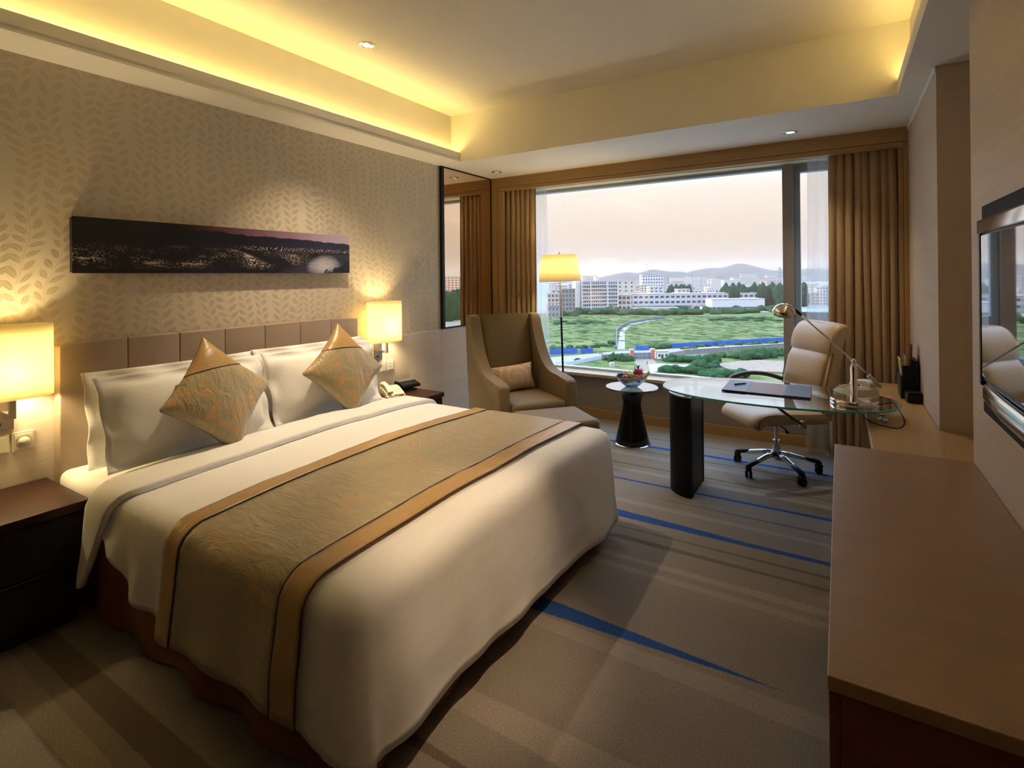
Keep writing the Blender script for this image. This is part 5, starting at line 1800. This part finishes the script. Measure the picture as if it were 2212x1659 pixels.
# white civic block and the town behind
building('office_block', 'white office block with dark cornice behind factory left part', 'building', at(1388, 641, z=G), YAW, 38, 22, 40, (.68, .66, .66), 7, 8, .5, .45, roof=(.28, .32, .42))
building('long_hall', 'long pale hall with dark window slots right under the far hill', 'building', at(1575, 637, z=G), YAW + .05, 150, 30, 16, (.56, .50, .46), 1, 13, .5, .28, ends=False)
rb = random.Random(12)
PAL = [(.64, .60, .57), (.58, .50, .47), (.66, .62, .54), (.55, .45, .43), (.50, .50, .53), (.68, .66, .64)]
def town(n, x0, x1, y0, y1, hmin, hmax, wmin, wmax, label, group):
    row = []
    for i in range(n):
        px = x0 + (x1 - x0) * (i + rb.random()) / n
        L = rb.uniform(wmin, wmax)
        Hh = rb.uniform(hmin, hmax)
        row.append((px, building('town_building', label, 'building', at(px, rb.uniform(y0, y1), z=G), YAW + rb.uniform(-.35, .35), L, rb.uniform(10, 18), Hh, rb.choice(PAL), max(1, int(Hh / 3.6)), max(2, int(L / 4.5)), .45, .4, group)))
    rank(row)
town(12, 1340, 1470, 645, 660, 12, 24, 12, 22, 'hazy pale house in the town behind the factory left half', 'houses behind factory left half')
town(8, 1480, 1560, 638, 652, 9, 18, 12, 24, 'hazy low house between the trees behind the factory', 'houses behind factory middle')
town(16, 1180, 1345, 632, 655, 14, 26, 14, 26, 'hazy house in the town behind the left tenements', 'houses behind the tenements')
town(20, 1340, 1700, 616, 630, 14, 30, 30, 80, 'far hazy block in the town under the hills', 'far blocks under the hills')
town(18, 1180, 1720, 606, 613, 20, 40, 60, 170, 'faint farthest block along the hazy skyline', 'farthest skyline blocks')
town(10, 1735, 1800, 616, 660, 14, 30, 20, 60, 'hazy block seen through the right sheer curtain', 'blocks through the right sheer')
def town_m(n, x0, x1, y0, y1):
    row = []
    for i in range(n):
        L = rb.uniform(18, 30)
        Hh = rb.uniform(22, 40)
        row.append((i, building('town_building', 'pale tower seen only by way of the wall mirror', 'building', atm(x0 + (x1 - x0) * (i + .5) / n, rb.uniform(y0, y1), G), -YAW + rb.uniform(-.2, .2), L, 16, Hh, rb.choice(PAL), max(1, int(Hh / 3.6)), max(2, int(L / 4.5)), .45, .4, 'towers seen in the mirror')))
    rank(row)
town_m(8, 945, 1000, 645, 660)
# masts and chimneys
m_mast = plain('mast_steel', (.20, .22, .25), .6)
for x, y0, y1, lab in ((1444, 613, 592, 'thin dark chimney right of the white office block'), (1495, 616, 585, 'tall thin chimney left of middle of the skyline'), (1515, 620, 598, 'short thin chimney beside the tall one'), (1532, 612, 593, 'thin chimney at left foot of the big hill')):
    p = at(x, 640, z=G)
    d_ = (Vector((p.x, p.y, 0))).length
    top = at(x, y1, y=p.y).z
    tag(ob('chimney', lathe([(1.0, 0), (.6, top - G)], 10), m_mast, loc=p), lab, 'chimney')
def pylon(px, py, top, label, w=7):
    p = at(px, py, z=G)
    Hh = at(px, top, y=p.y).z - G
    t = thing('power_pylon', label, 'pylon', p, YAW)
    for sx in (-1, 1):
        for sy in (-1, 1):
            ob('leg', tube([(sx * w / 2, sy * w / 2, 0), (sx * .5, sy * .5, Hh)], .22, 5), m_mast, t)
    for k in range(6):
        z = Hh * k / 6
        a = w / 2 * (1 - k / 6) + .5 * k / 6
        b = w / 2 * (1 - (k + 1) / 6) + .5 * (k + 1) / 6
        for s in (-1, 1):
            ob('brace', tube([(-s * a, -a, z), (s * b, -b, z + Hh / 6)], .16, 4), m_mast, t)
    for z in (.72, .84, .95):
        ob('cross_arm', tube([(-w * .8, 0, Hh * z), (w * .8, 0, Hh * z)], .25, 5), m_mast, t)
    return t
pylon(1685, 648, 577, 'lattice power pylon at right edge of the big pane')
# hills
def hill(name, label, px, base_w, dist, peaks, seed):
    c = at(px, 640, z=G)
    d = Vector((c.x, c.y, 0)).normalized()
    c = d * dist
    lat = Vector((d.y, -d.x, 0))
    def f(u, v):
        s = (u - .5) * base_w
        w = (v - .5) * base_w * .55
        z = 0
        for ps, ph, pw in peaks:
            r = math.hypot((s - ps) / pw, w / (pw * .8))
            z = max(z, ph * max(0, 1 - r) ** .9) if r < 1 else z
        n_ = noise.noise((s * .006 + seed, w * .006, 0)) + .5 * noise.noise((s * .02 + seed, w * .02, 4))
        z = z * (1 + .10 * n_) + 3 * n_
        q = lat * s + d * w
        return (q.x, q.y, max(-6, z))
    bm = grid(70, 36, f)
    for _ in range(3):
        bmesh.ops.smooth_vert(bm, verts=bm.verts[:], factor=.5, use_axis_x=False, use_axis_y=False, use_axis_z=True)
    o = ob(name, bm, plain(name + '_green' + str(seed), (.05, .062, .055), .95, var=.35, scale=.01), smooth=True, loc=(c.x, c.y, G))
    return tag(o, label, 'hill')
hill('hill', 'big pointed hazy hill at right of the skyline', 1597, 1800, 3300, [(0, 108, 330), (-130, 86, 320), (250, 62, 420), (-420, 54, 300)], 2)
hill('hill', 'low flat hazy hill with a mast left of the big one', 1412, 1300, 3000, [(0, 74, 260), (-130, 60, 260), (130, 62, 200)], 5)
hill('hill', 'faint low ridge on the skyline right of the mullion', 1760, 2400, 3900, [(0, 70, 700), (-500, 60, 500)], 9)
p = at(1398, 640, z=G)
d = Vector((p.x, p.y, 0)).normalized() * 2950
ms = thing('water_tower', 'pale water tower on top of the low hazy hill', 'tower', (d.x, d.y, G + 60))
ob('shaft', lathe([(3, -30), (2.4, 32)], 14), facade((.66, .60, .56)), ms, True)
ob('tank', lathe([(.01, 32), (5, 34), (5.5, 39), (2, 42), (.01, 42)], 16), facade((.66, .60, .56)), ms, True)

# evening haze over the plain
hz = NT('evening_haze')
hz.t.nodes.remove(hz.b)
vs = hz.n('VolumeScatter')
vs.inputs['Color'].default_value = (.46, .265, .18, 1)
vs.inputs['Density'].default_value = .00030
vs.inputs['Anisotropy'].default_value = .2
hz.t.links.new(vs.outputs[0], hz.out.inputs['Volume'])
hz_o = ob('haze', bx(-6500, 6500, 120, 7000, G - 1, G + 170), hz.m)
tag(hz_o, 'thin evening haze lying over the meadow and the town', 'haze')
hz_o['kind'] = 'stuff'
